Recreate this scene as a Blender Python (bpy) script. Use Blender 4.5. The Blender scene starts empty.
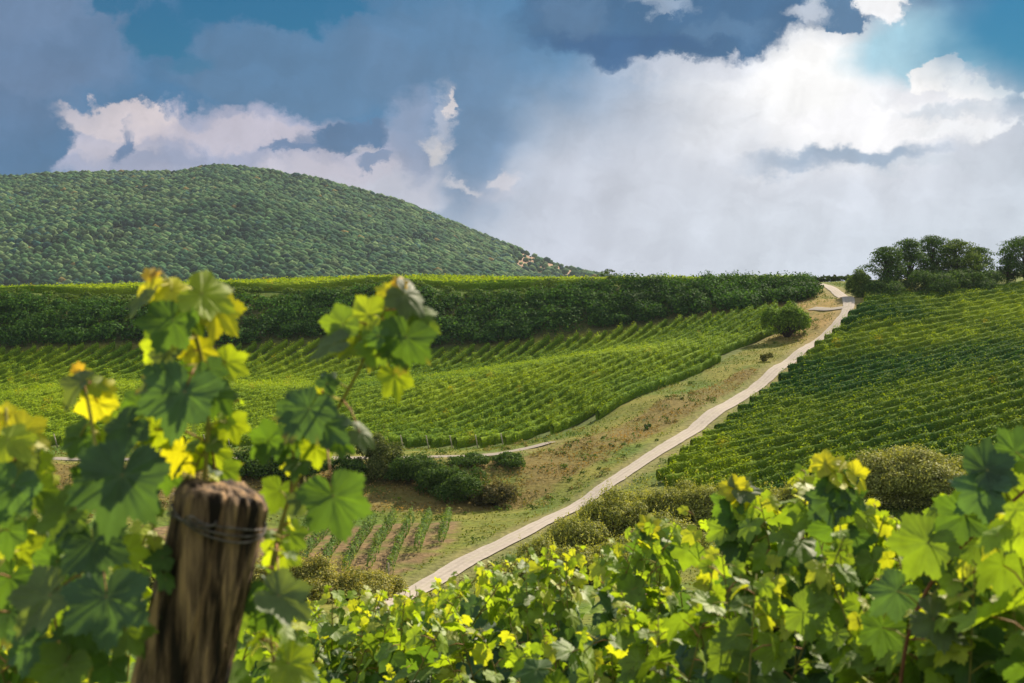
import bpy, math, random
import numpy as np
from mathutils import Vector
rng = np.random.default_rng(7)
random.seed(7)
S = bpy.context.scene
col = S.collection
R = math.radians
F, CX, HY = 1422.0, 512.0, 290.0          # focal length in pixels, centre column, eye-level line

# ------------------------------------------------------------------ camera
cam = bpy.data.cameras.new('camera'); camo = bpy.data.objects.new('camera', cam); col.objects.link(camo)
camo.location = (0, 0, 0); camo.rotation_euler = (R(90), 0, 0)
cam.sensor_width = 36; cam.lens = 36 * F / 1024
cam.shift_y = -(341.5 - HY) / 1024
cam.clip_start = 0.05; cam.clip_end = 20000
cam.dof.use_dof = True; cam.dof.focus_distance = 120; cam.dof.aperture_fstop = 9.5
S.camera = camo

# ------------------------------------------------------------------ exposure, sun
S.view_settings.view_transform = 'Standard'; S.view_settings.look = 'None'
S.view_settings.gamma = 1; S.view_settings.use_curve_mapping = False
S.view_settings.exposure = 1.1
SUN_AZ, SUN_EL = 34.0, 36.0                 # degrees right of the view direction, above the horizon
sun_dir = Vector((math.sin(R(SUN_AZ)) * math.cos(R(SUN_EL)), math.cos(R(SUN_AZ)) * math.cos(R(SUN_EL)), math.sin(R(SUN_EL))))
sl = bpy.data.lights.new('sun', 'SUN'); sl.energy = 4.8; sl.angle = R(0.6); sl.color = (1.0, 0.86, 0.68)
slo = bpy.data.objects.new('sun', sl); col.objects.link(slo)
slo.rotation_euler = (-sun_dir).to_track_quat('-Z', 'Y').to_euler()

# ------------------------------------------------------------------ sky
def srgb(c):
    o = []
    for v in c[:3]:
        v = v / 255.0
        o.append(v / 12.92 if v <= 0.04045 else ((v + 0.055) / 1.055) ** 2.4)
    return (*o, 1.0)

def build_world():
    w = bpy.data.worlds.new('World'); S.world = w; w.use_nodes = True
    w.cycles.sampling_method = 'NONE'
    nt = w.node_tree; nt.nodes.clear(); N = nt.nodes; L = nt.links
    def nd(t, **k):
        n = N.new(t)
        for a, b in k.items(): setattr(n, a, b)
        return n
    def math_(op, a, b=None, c=None):
        n = nd('ShaderNodeMath', operation=op)
        for i, v in enumerate((a, b, c)):
            if v is None: continue
            if isinstance(v, (int, float)): n.inputs[i].default_value = v
            else: L.new(v, n.inputs[i])
        return n.outputs[0]
    def vm(op, a, b, out=0):
        n = nd('ShaderNodeVectorMath', operation=op)
        for i, v in enumerate((a, b)):
            if v is None: continue
            if isinstance(v, (tuple, list)): n.inputs[i].default_value = v
            else: L.new(v, n.inputs[i])
        return n.outputs['Value' if out else 0]
    tc = nd('ShaderNodeTexCoord')
    sep = nd('ShaderNodeSeparateXYZ'); L.new(tc.outputs['Generated'], sep.inputs[0])
    az = math_('ARCTAN2', sep.outputs[0], sep.outputs[1])
    el = math_('ARCSINE', sep.outputs[2])
    U = math_('MULTIPLY_ADD', az, F * 1.02, CX)
    V = math_('MULTIPLY_ADD', el, -F * 1.02, HY)
    cmb = nd('ShaderNodeCombineXYZ'); L.new(U, cmb.inputs[0]); L.new(V, cmb.inputs[1])
    P = cmb.outputs[0]
    def warp(base, scale, amp, detail, rough=0.55, stretch=(1, 1.3, 1), seed=0.0):
        m = vm('MULTIPLY', base, tuple(s * scale for s in stretch))
        m = vm('ADD', m, (seed, seed * 1.7, seed * 0.3))
        n = nd('ShaderNodeTexNoise'); L.new(m, n.inputs['Vector'])
        n.inputs['Scale'].default_value = 1; n.inputs['Detail'].default_value = detail; n.inputs['Roughness'].default_value = rough
        d = vm('SUBTRACT', n.outputs['Color'], (0.5, 0.5, 0.5))
        d = vm('MULTIPLY', d, (amp, amp, 0))
        return vm('ADD', base, d), n
    Ps, n1 = warp(P, 1 / 130, 110, 4, 0.55)                # soft billows
    Pp, n2 = warp(P, 1 / 70, 80, 9, 0.62, (1, 1.15, 1), 5.3)  # crisp cauliflower edges
    Pw, n3 = warp(P, 1 / 200, 150, 6, 0.6, (0.8, 1.6, 1), 11)  # wisps
    Pq, n4 = warp(Pp, 1 / 26, 30, 6, 0.6, (1, 1.1, 1), 3.1)   # finer knobs on the cauliflower edges
    W = {'s': Ps, 'p': Pp, 'w': Pw, 'q': Pq}
    # ground gradient of the cloud deck by elevation
    rampf = nd('ShaderNodeMapRange'); L.new(V, rampf.inputs[0])
    rampf.inputs[1].default_value = -300; rampf.inputs[2].default_value = 300
    cr = nd('ShaderNodeValToRGB'); L.new(rampf.outputs[0], cr.inputs[0])
    e = cr.color_ramp.elements
    stops = [(0.0, (150, 172, 196)), (0.5, (84, 122, 160)), (0.68, (104, 138, 170)), (0.82, (152, 168, 190)), (0.93, (186, 191, 204)), (1.0, (198, 200, 208))]  # overhead end lightened to raise the fill light
    e[0].position = 0; e[0].color = srgb(stops[0][1]); e[1].position = 1; e[1].color = srgb(stops[-1][1])
    for p, c in stops[1:-1]:
        x = e.new(p); x.color = srgb(c)
    cur = cr.outputs[0]
    def blob(cur, cx, cy, rx, ry, soft, colr, w='s', op=1.0):
        d = vm('SUBTRACT', W[w], (cx, cy, 0)); d = vm('MULTIPLY', d, (1 / rx, 1 / ry, 0)); d = vm('LENGTH', d, None, 1)
        mr = nd('ShaderNodeMapRange', interpolation_type='SMOOTHSTEP'); L.new(d, mr.inputs[0])
        mr.inputs[1].default_value = 1 + soft; mr.inputs[2].default_value = max(0.0, 1 - soft)
        mr.inputs[3].default_value = 0; mr.inputs[4].default_value = op
        if isinstance(colr, tuple):
            mx = nd('ShaderNodeMix', data_type='RGBA'); L.new(mr.outputs[0], mx.inputs[0]); L.new(cur, mx.inputs[6])
            mx.inputs[7].default_value = srgb(colr); return mx.outputs[2]
        return mr.outputs[0]
    B = [
        (250, 60, 440, 170, .5, (60, 114, 156), 's', .95),
        (560, 70, 200, 120, .7, (78, 128, 168), 's', .9),
        (40, 40, 110, 70, .22, (92, 124, 160), 'q', .9),
        (20, 20, 70, 30, .5, (108, 134, 168), 'q', .7),
        (300, 70, 130, 44, .2, (84, 122, 158), 'q', .75),
        (440, 50, 90, 50, .4, (92, 128, 164), 'q', .6),
        (810, 220, 280, 130, .8, (198, 203, 214), 's', 1),
        (610, 230, 130, 90, .8, (190, 195, 209), 's', .8),
        (940, 225, 240, 76, .6, (189, 200, 212), 's', .9),
        # pale bank behind the hill
        (225, 156, 190, 44, .16, (160, 166, 190), 'q', 1),
        (118, 126, 66, 14, .25, (214, 203, 206), 'q', .95),
        (100, 150, 50, 12, .5, (196, 190, 200), 'q', .7),
        (235, 134, 100, 10, .5, (194, 188, 200), 'q', .8),
        (200, 160, 90, 8, .6, (142, 154, 182), 'q', .7),
        (330, 180, 130, 22, .5, (196, 192, 204), 'q', .85),
        (16, 150, 54, 50, .14, (62, 108, 148), 'q', 1),
        (125, 146, 9, 15, .4, (92, 122, 160), 'q', .95),
        (345, 136, 40, 20, .14, (78, 114, 152), 'q', 1),
        (296, 148, 24, 8, .3, (92, 122, 160), 'q', .9),
        (370, 162, 16, 8, .3, (100, 128, 164), 'q', .8),
        (430, 190, 90, 18, .4, (186, 189, 203), 'q', .9),
        (412, 136, 34, 44, .3, (136, 152, 180), 'q', .8),
        (470, 140, 34, 66, .5, (94, 130, 166), 's', .85),
        (438, 122, 9, 34, .6, (186, 190, 204), 'q', .6),
        (432, 152, 9, 14, .6, (222, 216, 214), 'q', .7),
        (443, 100, 6, 10, .3, (214, 208, 210), 'q', .9),
        (507, 177, 18, 9, .3, (198, 197, 206), 'q', .9),
        (462, 188, 14, 6, .6, (204, 202, 208), 'q', .7),
        (356, 152, 10, 5, .6, (200, 194, 200), 'q', .6),
        # bright break in the cloud at the right, rain below it
        (805, 150, 180, 100, .9, (208, 212, 222), 's', .95),
        (818, 98, 118, 66, .6, (238, 239, 243), 's', 1),
        (700, 62, 70, 16, .5, (206, 210, 221), 'q', .6),
        (820, 84, 62, 56, .5, (252, 251, 250), 's', 1),
        (918, 56, 66, 46, .4, (160, 203, 221), 's', .95),
        # dark shelf along the top
        (672, 12, 150, 48, .12, (60, 104, 144), 'q', 1),
        (620, 44, 80, 16, .35, (50, 94, 138), 'p', .9),
        (730, 30, 40, 12, .5, (84, 122, 158), 'q', .7),
        (668, 5, 26, 7, .5, (146, 166, 190), 'q', .9),
        (842, 12, 32, 20, .2, (84, 122, 158), 'q', 1),
        (884, 12, 20, 20, .25, (246, 246, 248), 'q', 1),
        (806, 16, 20, 9, .5, (210, 216, 226), 'q', .7),
        (575, 12, 36, 22, .5, (84, 120, 156), 'q', .8),
        # lit cumulus at the right
        (945, 104, 56, 28, .24, (234, 234, 239), 'q', 1),
        (880, 128, 110, 24, .32, (246, 245, 247), 'q', 1),
        (930, 80, 26, 13, .14, (252, 250, 249), 'q', 1),
        (970, 96, 30, 10, .14, (250, 248, 248), 'q', 1),
        (1020, 102, 12, 8, .2, (240, 240, 243), 'q', 1),
        (940, 116, 40, 8, .6, (200, 210, 222), 'q', .7),
        (960, 134, 46, 8, .3, (240, 241, 244), 'q', .9),
        (850, 158, 84, 9, .45, (148, 168, 190), 'p', .95),
        (800, 166, 50, 8, .6, (162, 178, 198), 'p', .8),
        (920, 170, 50, 5, .6, (196, 204, 214), 'p', .7),
        (-60, 90, 160, 60, .5, (98, 124, 158), 'p', .6),
        (1180, 110, 120, 70, .4, (214, 218, 226), 'p', .9),
        (1500, 60, 300, 160, .6, (170, 184, 204), 'p', .8),
        (4400, -500, 2300, 1500, .5, (214, 220, 228), 's', .95), (-3400, -500, 2300, 1500, .5, (214, 220, 228), 's', .95),  # unseen bright clouds behind the camera, added to raise the fill light
        (-500, 80, 300, 140, .6, (110, 134, 166), 'p', .8),
    ]
    for b in B: cur = blob(cur, *b)
    # fine mottling so that no cloud is flat
    mot = nd('ShaderNodeTexNoise'); L.new(vm('MULTIPLY', Pq, (1 / 60, 1 / 46, 0)), mot.inputs['Vector'])
    mot.inputs['Scale'].default_value = 1; mot.inputs['Detail'].default_value = 7; mot.inputs['Roughness'].default_value = .6
    mr = nd('ShaderNodeMapRange'); L.new(mot.outputs[0], mr.inputs[0])
    mr.inputs[1].default_value = .25; mr.inputs[2].default_value = .75; mr.inputs[3].default_value = .86; mr.inputs[4].default_value = 1.14
    sc_ = vm('SCALE', cur, None); sn = sc_.node; L.new(mr.outputs[0], sn.inputs['Scale']); cur = sc_
    # faint shafts of rain and light
    sv = nd('ShaderNodeCombineXYZ'); L.new(math_('ADD', math_('MULTIPLY', U, 1 / 34), math_('MULTIPLY', V, 1 / 120)), sv.inputs[0]); L.new(math_('MULTIPLY', V, 1 / 420), sv.inputs[1])
    sn2 = nd('ShaderNodeTexNoise'); L.new(sv.outputs[0], sn2.inputs['Vector']); sn2.inputs['Scale'].default_value = 1; sn2.inputs['Detail'].default_value = 2
    mr2 = nd('ShaderNodeMapRange'); L.new(sn2.outputs[0], mr2.inputs[0]); mr2.inputs[1].default_value = .3; mr2.inputs[2].default_value = .7; mr2.inputs[3].default_value = .95; mr2.inputs[4].default_value = 1.05
    sc2 = vm('SCALE', cur, None); L.new(mr2.outputs[0], sc2.node.inputs['Scale']); cur = sc2
    # openings in the cloud where the clear sky shows
    holes = None
    for h in [(262, 8, 84, 22, .22, None, 'q', 1), (168, 34, 40, 26, .25, None, 'q', .95), (116, 8, 30, 16, .3, None, 'q', .9), (340, 8, 34, 12, .3, None, 'q', .9), (196, 62, 26, 12, .5, None, 'q', .6),
              (1006, 40, 66, 66, .7, None, 's', .98), (1050, 50, 60, 50, .5, None, 's', .9), (210, -120, 240, 70, .5, None, 'p', .9), (1250, -80, 200, 90, .5, None, 'p', .9), (-900, 0, 300, 200, .5, None, 'p', .9)]:
        m = blob(None, *h)
        holes = m if holes is None else math_('MAXIMUM', holes, m)
    sky = nd('ShaderNodeTexSky', sky_type='NISHITA'); sky.sun_disc = False
    sky.sun_elevation = R(SUN_EL); sky.sun_rotation = R(SUN_AZ)
    sky.air_density = 1.2; sky.dust_density = .4; sky.ozone_density = 3
    tint = vm('MULTIPLY', sky.outputs[0], (0.02, .24, .37))
    b1 = nd('ShaderNodeBackground'); L.new(tint, b1.inputs[0]); b1.inputs[1].default_value = 0.05
    b2 = nd('ShaderNodeBackground'); L.new(cur, b2.inputs[0]); b2.inputs[1].default_value = 0.47
    ms = nd('ShaderNodeMixShader'); L.new(holes, ms.inputs[0]); L.new(b2.outputs[0], ms.inputs[1]); L.new(b1.outputs[0], ms.inputs[2])
    out = nd('ShaderNodeOutputWorld'); L.new(ms.outputs[0], out.inputs[0])
build_world()

# ------------------------------------------------------------------ small helpers
def tag(o, label=None, cat=None, group=None, kind=None):
    if label: o['label'] = label
    if cat: o['category'] = cat
    if group: o['group'] = group
    if kind: o['kind'] = kind
    return o

def empty(name, loc, label=None, cat=None, group=None):
    o = bpy.data.objects.new(name, None); col.objects.link(o); o.location = loc; o.empty_display_size = .3
    return tag(o, label, cat, group)

def mesh_obj(name, V, faces, mat, parent=None, colr=None, smooth=False, extra=None):
    """faces: (M,3) or (M,4) array, or a list of such arrays. World coordinates; re-based on the parent."""
    V = np.asarray(V, dtype=np.float64).reshape(-1, 3)
    if not isinstance(faces, list): faces = [faces]
    faces = [np.asarray(f, dtype=np.int32) for f in faces if len(f)]
    if parent is not None:
        off = Vector((0, 0, 0)); p = parent
        while p: off += p.location; p = p.parent
        V = V - np.array(off)
    me = bpy.data.meshes.new(name)
    me.vertices.add(len(V)); me.vertices.foreach_set('co', V.astype(np.float32).ravel())
    li = np.concatenate([f.ravel() for f in faces]); sizes = np.concatenate([np.full(len(f), f.shape[1]) for f in faces])
    me.loops.add(len(li)); me.loops.foreach_set('vertex_index', li)
    me.polygons.add(len(sizes)); st = np.concatenate([[0], np.cumsum(sizes)[:-1]])
    me.polygons.foreach_set('loop_start', st.astype(np.int32))
    if smooth: me.polygons.foreach_set('use_smooth', np.ones(len(sizes), dtype=bool))
    me.update(calc_edges=True)
    if colr is not None:
        a = me.color_attributes.new('tone', 'FLOAT_COLOR', 'POINT')
        c = np.ones((len(V), 4), dtype=np.float32); c[:, :3] = np.asarray(colr).reshape(-1, 3)
        a.data.foreach_set('color', c.ravel())
    if extra:
        for k, v in extra.items():
            a = me.attributes.new(k, 'FLOAT', 'POINT'); a.data.foreach_set('value', np.asarray(v, dtype=np.float32))
    me.materials.append(mat)
    o = bpy.data.objects.new(name, me); col.objects.link(o)
    if parent is not None: o.parent = parent
    return o

def _hash(ix, iy, s):
    n = (ix.astype(np.int64) * 374761393 + iy.astype(np.int64) * 668265263 + s * 1442695) & 0x7fffffff
    n = ((n ^ (n >> 13)) * 1274126177) & 0x7fffffff
    return ((n ^ (n >> 16)) & 0xffff) / 65535.0
def vnoise(x, y, s=0):
    x = np.asarray(x, float); y = np.asarray(y, float)
    ix, iy = np.floor(x), np.floor(y); fx, fy = x - ix, y - iy
    fx = fx * fx * (3 - 2 * fx); fy = fy * fy * (3 - 2 * fy)
    a = _hash(ix, iy, s); b = _hash(ix + 1, iy, s); c = _hash(ix, iy + 1, s); d = _hash(ix + 1, iy + 1, s)
    return (a * (1 - fx) + b * fx) * (1 - fy) + (c * (1 - fx) + d * fx) * fy
def fbm(x, y, s=0, o=4):
    t = 0; a = .5; n = 0
    for i in range(o):
        t = t + a * vnoise(x * 2 ** i, y * 2 ** i, s + i); n += a; a *= .55
    return t / n

def unit(v): return v / (np.linalg.norm(v, axis=-1, keepdims=True) + 1e-9)

def card_arrays(P, Nn, size, colr, aspect=.62):
    """leaf-shaped rhombs, one per point, bent along the middle"""
    n = len(P); P = np.asarray(P); Nn = unit(np.asarray(Nn))
    r = unit(rng.normal(size=(n, 3))); A = unit(np.cross(Nn, r)); B = np.cross(Nn, A)
    s = np.asarray(size).reshape(-1, 1) * np.ones((n, 1))
    v = np.stack([P + A * s * .5, P + B * s * .5 * aspect + Nn * s * .1, P - A * s * .5, P - B * s * .5 * aspect + Nn * s * .1], 1).reshape(-1, 3)
    f = np.arange(n * 4).reshape(-1, 4)
    c = np.repeat(np.asarray(colr).reshape(-1, 3), 4, axis=0)
    return v, f, c

def tube(pts, rad, sides=6):
    pts = np.asarray(pts, float); n = len(pts); rad = np.asarray(rad, float) * np.ones(n)
    T = unit(np.gradient(pts, axis=0)); up = np.array([0, 0, 1.0]) if abs(T[0, 2]) < .9 else np.array([1.0, 0, 0])
    A = unit(np.cross(T, up)); B = np.cross(T, A)
    an = np.linspace(0, 2 * np.pi, sides, endpoint=False)
    V = (pts[:, None] + rad[:, None, None] * (A[:, None] * np.cos(an)[None, :, None] + B[:, None] * np.sin(an)[None, :, None])).reshape(-1, 3)
    f = []
    for i in range(n - 1):
        for j in range(sides):
            k = (j + 1) % sides
            f.append((i * sides + j, i * sides + k, (i + 1) * sides + k, (i + 1) * sides + j))
    V = np.vstack([V, pts[0], pts[-1]]); a, b = n * sides, n * sides + 1
    for j in range(sides):
        k = (j + 1) % sides
        f.append((a, k, j, j)); f.append((b, (n - 1) * sides + j, (n - 1) * sides + k, (n - 1) * sides + k))
    q = [x for x in f if x[2] != x[3]]; t = [x[:3] for x in f if x[2] == x[3]]
    return V, np.array(q, np.int32), np.array(t, np.int32)

class Geo:
    def __init__(s): s.V = []; s.q = []; s.t = []; s.c = []; s.n = 0; s.x = []
    def add(s, V, q=None, t=None, c=(1, 1, 1), x=None):
        V = np.asarray(V).reshape(-1, 3)
        if q is not None and len(q): s.q.append(np.asarray(q) + s.n)
        if t is not None and len(t): s.t.append(np.asarray(t) + s.n)
        c = np.asarray(c, float); s.c.append(c.reshape(-1, 3) if c.ndim == 2 else np.tile(c, (len(V), 1)))
        s.x.append(np.zeros(len(V)) if x is None else np.asarray(x)); s.V.append(V); s.n += len(V)
    def build(s, name, mat, parent=None, smooth=False, extra=None):
        fs = []
        if s.q: fs.append(np.vstack(s.q))
        if s.t: fs.append(np.vstack(s.t))
        return mesh_obj(name, np.vstack(s.V), fs, mat, parent, np.vstack(s.c), smooth, {extra: np.concatenate(s.x)} if extra else None)

# ------------------------------------------------------------------ materials
def new_mat(name):
    m = bpy.data.materials.new(name); m.use_nodes = True; nt = m.node_tree; nt.nodes.clear()
    return m, nt, nt.nodes, nt.links

def foliage_mat(name, trans=.3, tcol=(1.6, 1.5, .5), rough=.6, spec=.25, vary=.25, nscale=3.0):
    m, nt, N, L = new_mat(name)
    at = N.new('ShaderNodeAttribute'); at.attribute_name = 'tone'
    ge = N.new('ShaderNodeNewGeometry'); no = N.new('ShaderNodeTexNoise'); no.inputs['Scale'].default_value = nscale; no.inputs['Detail'].default_value = 3
    L.new(ge.outputs['Position'], no.inputs['Vector'])
    mr = N.new('ShaderNodeMapRange'); L.new(no.outputs[0], mr.inputs[0]); mr.inputs[1].default_value = .3; mr.inputs[2].default_value = .7
    mr.inputs[3].default_value = 1 - vary; mr.inputs[4].default_value = 1 + vary
    sc = N.new('ShaderNodeVectorMath'); sc.operation = 'SCALE'; L.new(at.outputs['Color'], sc.inputs[0]); L.new(mr.outputs[0], sc.inputs['Scale'])
    p = N.new('ShaderNodeBsdfPrincipled'); L.new(sc.outputs[0], p.inputs['Base Color']); p.inputs['Roughness'].default_value = rough
    p.inputs['Specular IOR Level'].default_value = spec
    tm = N.new('ShaderNodeVectorMath'); tm.operation = 'MULTIPLY'; L.new(sc.outputs[0], tm.inputs[0]); tm.inputs[1].default_value = tcol
    tr = N.new('ShaderNodeBsdfTranslucent'); L.new(tm.outputs[0], tr.inputs[0])
    mx = N.new('ShaderNodeMixShader'); mx.inputs[0].default_value = trans; L.new(p.outputs[0], mx.inputs[1]); L.new(tr.outputs[0], mx.inputs[2])
    o = N.new('ShaderNodeOutputMaterial'); L.new(mx.outputs[0], o.inputs[0])
    return m

def rough_mat(name, c1=None, c2=None, scale=8, rough=.9, attr=False, vary=.25, bump=.3, detail=6, dist=.02):
    m, nt, N, L = new_mat(name)
    ge = N.new('ShaderNodeNewGeometry'); no = N.new('ShaderNodeTexNoise'); no.inputs['Scale'].default_value = scale; no.inputs['Detail'].default_value = detail
    L.new(ge.outputs['Position'], no.inputs['Vector'])
    p = N.new('ShaderNodeBsdfPrincipled'); p.inputs['Roughness'].default_value = rough; p.inputs['Specular IOR Level'].default_value = .06
    if attr:
        at = N.new('ShaderNodeAttribute'); at.attribute_name = 'tone'
        mr = N.new('ShaderNodeMapRange'); L.new(no.outputs[0], mr.inputs[0]); mr.inputs[1].default_value = .3; mr.inputs[2].default_value = .7
        mr.inputs[3].default_value = 1 - vary; mr.inputs[4].default_value = 1 + vary
        sc = N.new('ShaderNodeVectorMath'); sc.operation = 'SCALE'; L.new(at.outputs['Color'], sc.inputs[0]); L.new(mr.outputs[0], sc.inputs['Scale'])
        L.new(sc.outputs[0], p.inputs['Base Color'])
    else:
        cr = N.new('ShaderNodeValToRGB'); L.new(no.outputs[0], cr.inputs[0]); cr.color_ramp.elements[0].position = .35; cr.color_ramp.elements[1].position = .65
        cr.color_ramp.elements[0].color = (*c1, 1); cr.color_ramp.elements[1].color = (*c2, 1); L.new(cr.outputs[0], p.inputs['Base Color'])
    b = N.new('ShaderNodeBump'); b.inputs['Strength'].default_value = bump; b.inputs['Distance'].default_value = dist; L.new(no.outputs[0], b.inputs['Height']); L.new(b.outputs[0], p.inputs['Normal'])
    o = N.new('ShaderNodeOutputMaterial'); L.new(p.outputs[0], o.inputs[0])
    return m

M_row = foliage_mat('vine row leaves', .3, (1.9, 1.7, .4), .75, .04, .15, .5)
M_core = rough_mat('vine row inner growth', attr=True, scale=9, rough=.9, vary=.3, bump=.6, dist=.1)
M_bush = foliage_mat('bush leaves', .25, (1.5, 1.5, .5), .75, .05, .2, 1.2)
M_scrub = foliage_mat('scrub leaves', .3, (1.5, 1.4, .5), .7, .15, .25, 2.5)
M_wood = foliage_mat('far wood crowns', .0, (1, 1, 1), .9, .03, .45, .55)
M_grass = foliage_mat('grass blades', .25, (1.3, 1.3, .6), .8, .1, .2, 3)
M_bark = rough_mat('bark', (.035, .027, .02), (.1, .08, .06), 14, .9, bump=.6)
M_cane = rough_mat('green cane', attr=True, scale=60, rough=.55, vary=.2, bump=.2, dist=.002)
M_ground = rough_mat('ground', attr=True, scale=2.2, rough=.95, vary=.32, bump=.5, detail=10, dist=.3)
M_post = rough_mat('stake wood', (.3, .25, .18), (.48, .42, .33), 9, .85)
M_wire = rough_mat('rusty wire', (.06, .05, .045), (.17, .15, .14), 80, .5, bump=.1)

# ------------------------------------------------------------------ the lie of the land
CP = []
def cp(px, py, D): CP.append(((px - CX) / F * D, D, -(py - HY) / F * D))
def cz(X, D, z): CP.append((X, D, z))
# hillside the camera stands on
for X in (-60, -25, 0, 25, 60, 110):
    for D, z in ((-25, 1.5), (0, -1.75), (3, -2.05), (8, -3.3), (20, -6.4), (40, -11.0), (60, -14.8)): cz(X, D, z)
for X in (-50, -22, 0): cz(X, 80, -17.6)
cz(18, 80, -16.8); cz(40, 80, -15.2); cz(75, 80, -12.5)
# valley floor, track
for a in ((407, 591, 91), (499, 547, 101.5), (620, 477.5, 123), (700, 425, 145), (760, 385, 165), (820, 340, 190), (850, 310, 205), (847, 297, 216), (824, 286, 245), (815, 283, 262), (660, 451, 133), (730, 405, 154.3), (790, 362.5, 176.6), (835, 325, 197), (549, 520, 109.5), (603, 488, 119.5), (450, 571, 95.8)): cp(*a)
# small vineyard patch, foot and top of the bank
for a in ((350, 560, 98), (250, 560, 98), (430, 560, 98), (100, 560, 98), (-150, 560, 98)): cp(*a)
for a in ((-200, 513, 118), (0, 513, 118), (200, 513, 118), (350, 512, 118), (440, 511, 118), (526, 504, 121), (610, 455, 133), (690, 411, 150)): cp(*a)
for a in ((-200, 466, 130), (0, 466, 130), (200, 466, 130), (350, 466, 130), (450, 466, 130), (520, 460, 133), (588, 437, 141), (670, 398, 156), (752, 365, 174)): cp(*a)
# left vineyard, front and back edge
for a in ((-200, 448, 147), (0, 448, 147), (200, 448, 147), (380, 448, 147), (500, 447, 147), (600, 420, 155), (700, 374, 176), (785, 330, 203)): cp(*a)
for a in ((-200, 350, 232), (0, 350, 232), (200, 350, 232), (420, 349, 232), (520, 342, 231), (600, 334, 229), (700, 318, 227), (790, 305, 224)): cp(*a)
for a in ((100, 392, 187), (400, 390, 188), (600, 362, 190)): cp(*a)
# crest of the shrubby bank and the terrace on top
for a in ((-200, 296, 246), (0, 295, 246), (200, 291, 246), (400, 286, 246), (600, 288, 244), (700, 288, 242), (790, 289, 238)): cp(*a)
for D_ in (254, 262, 272):
    for px_, y_ in ((-200, 296), (0, 295.5), (100, 294), (200, 291.5), (300, 289), (420, 287), (510, 287), (600, 286), (700, 285.5), (780, 285)): cp(px_, y_, D_)
for a in ((-200, 296, 290), (0, 295, 290), (200, 291, 290), (300, 288, 290), (420, 286, 290), (600, 285, 290), (700, 284.5, 285), (790, 284, 280), (-200,295,315),(200,289,315),(420,284,315),(600,286,315)): cp(*a)
for a in ((-200, 295, 335), (0, 293, 335), (200, 287, 338), (300, 284, 340), (420, 281, 340), (600, 284, 340), (750, 283.5, 335), (800, 283, 320)): cp(*a)
for a in ((-200, 300, 380), (200, 294, 380), (420, 290, 380), (600, 292, 380), (-200, 305, 420), (200, 302, 420), (600, 300, 420), (900, 300, 420), (1200, 300, 420)): cp(*a)
# saddle and the ground under the copse
for a in ((835, 283, 272), (862, 282, 275), (870, 298, 218), (930, 288, 245), (1000, 273, 300), (1100, 268, 300), (1250, 262, 300)): cp(*a)
# right vineyard slope
for px0, y0, D0, m, ks in ((760, 512, 106, -.27, (0, 12, 30, 55)), (645, 489, 118, -.275, (0, 10, 26, 48, 75)), (712, 432, 142, -.26, (0, 18, 42, 75)), (775, 388, 163, -.235, (0, 18, 42, 75)), (812, 352, 180, -.195, (0, 18, 40, 72)), (846, 322, 197, -.155, (0, 16, 36, 68)), (876, 298, 213, -.11, (0, 16, 34, 66))):
    for k in ks:
        X_, Y_ = (px0 - CX) / F * D0 + .848 * k, D0 + .53 * k; p_ = CX + F * X_ / Y_
        cz(X_, Y_, -(y0 + m * (p_ - px0) - HY) / F * Y_)
cp(930, 500, 98)
CP = np.array(CP); _c = CP[:, :2] / 100.0
def _tps(d2): return np.where(d2 > 1e-12, .5 * d2 * np.log(d2 + 1e-20), 0)
n_ = len(CP); K = _tps(((_c[:, None] - _c[None]) ** 2).sum(-1)) + np.eye(n_) * 2e-4
A_ = np.zeros((n_ + 3, n_ + 3)); A_[:n_, :n_] = K; A_[:n_, n_] = 1; A_[:n_, n_ + 1:] = _c; A_[n_, :n_] = 1; A_[n_ + 1:, :n_] = _c.T
W_ = np.linalg.solve(A_, np.concatenate([CP[:, 2], np.zeros(3)]))
def sstep(a, b, x):
    t = np.clip((x - a) / (b - a), 0, 1); return t * t * (3 - 2 * t)
def hgt(X, Y):
    X = np.atleast_1d(np.asarray(X, float)); Y = np.atleast_1d(np.asarray(Y, float))
    x = np.clip(X, -170, 190); y = np.clip(Y, -40, 440)
    out = np.empty(len(x))
    for s in range(0, len(x), 20000):
        q = np.stack([x[s:s + 20000], y[s:s + 20000]], 1) / 100
        out[s:s + 20000] = _tps(((q[:, None] - _c[None]) ** 2).sum(-1)) @ W_[:n_] + W_[n_] + q @ W_[n_ + 1:]
    far = np.maximum(np.maximum(-130 - X, X - 150), Y - 370) 
    k = sstep(0, 160, far)
    out = out * (1 - k) + (-26 + 8 * fbm(X / 400, Y / 400, 3)) * k
    return np.where(Y < -15, np.maximum(out, -3) * 0 + np.clip(1 - Y * .05, -2, 14) * sstep(-15, -40, Y) + out * (1 - sstep(-15, -40, Y)), out)
def h1(x, y): return float(hgt([x], [y])[0])
def ground_at(px, py, lo=70, hi=420):
    D = np.linspace(lo, hi, 1200); X = (px - CX) / F * D; z = -(py - HY) / F * D
    b = np.nonzero(hgt(X, D) >= z)[0]
    i = b[0] if len(b) else len(D) - 1
    return (X[i], D[i], h1(X[i], D[i]))
def gpoly(pts): return np.array([ground_at(*p)[:2] for p in pts])
def inside(poly, x, y):
    x = np.asarray(x); y = np.asarray(y); r = np.zeros(x.shape, bool); n = len(poly)
    for i in range(n):
        x1, y1 = poly[i]; x2, y2 = poly[(i + 1) % n]
        c = ((y1 > y) != (y2 > y)) & (x < (x2 - x1) * (y - y1) / (y2 - y1 + 1e-12) + x1); r ^= c
    return r
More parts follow.
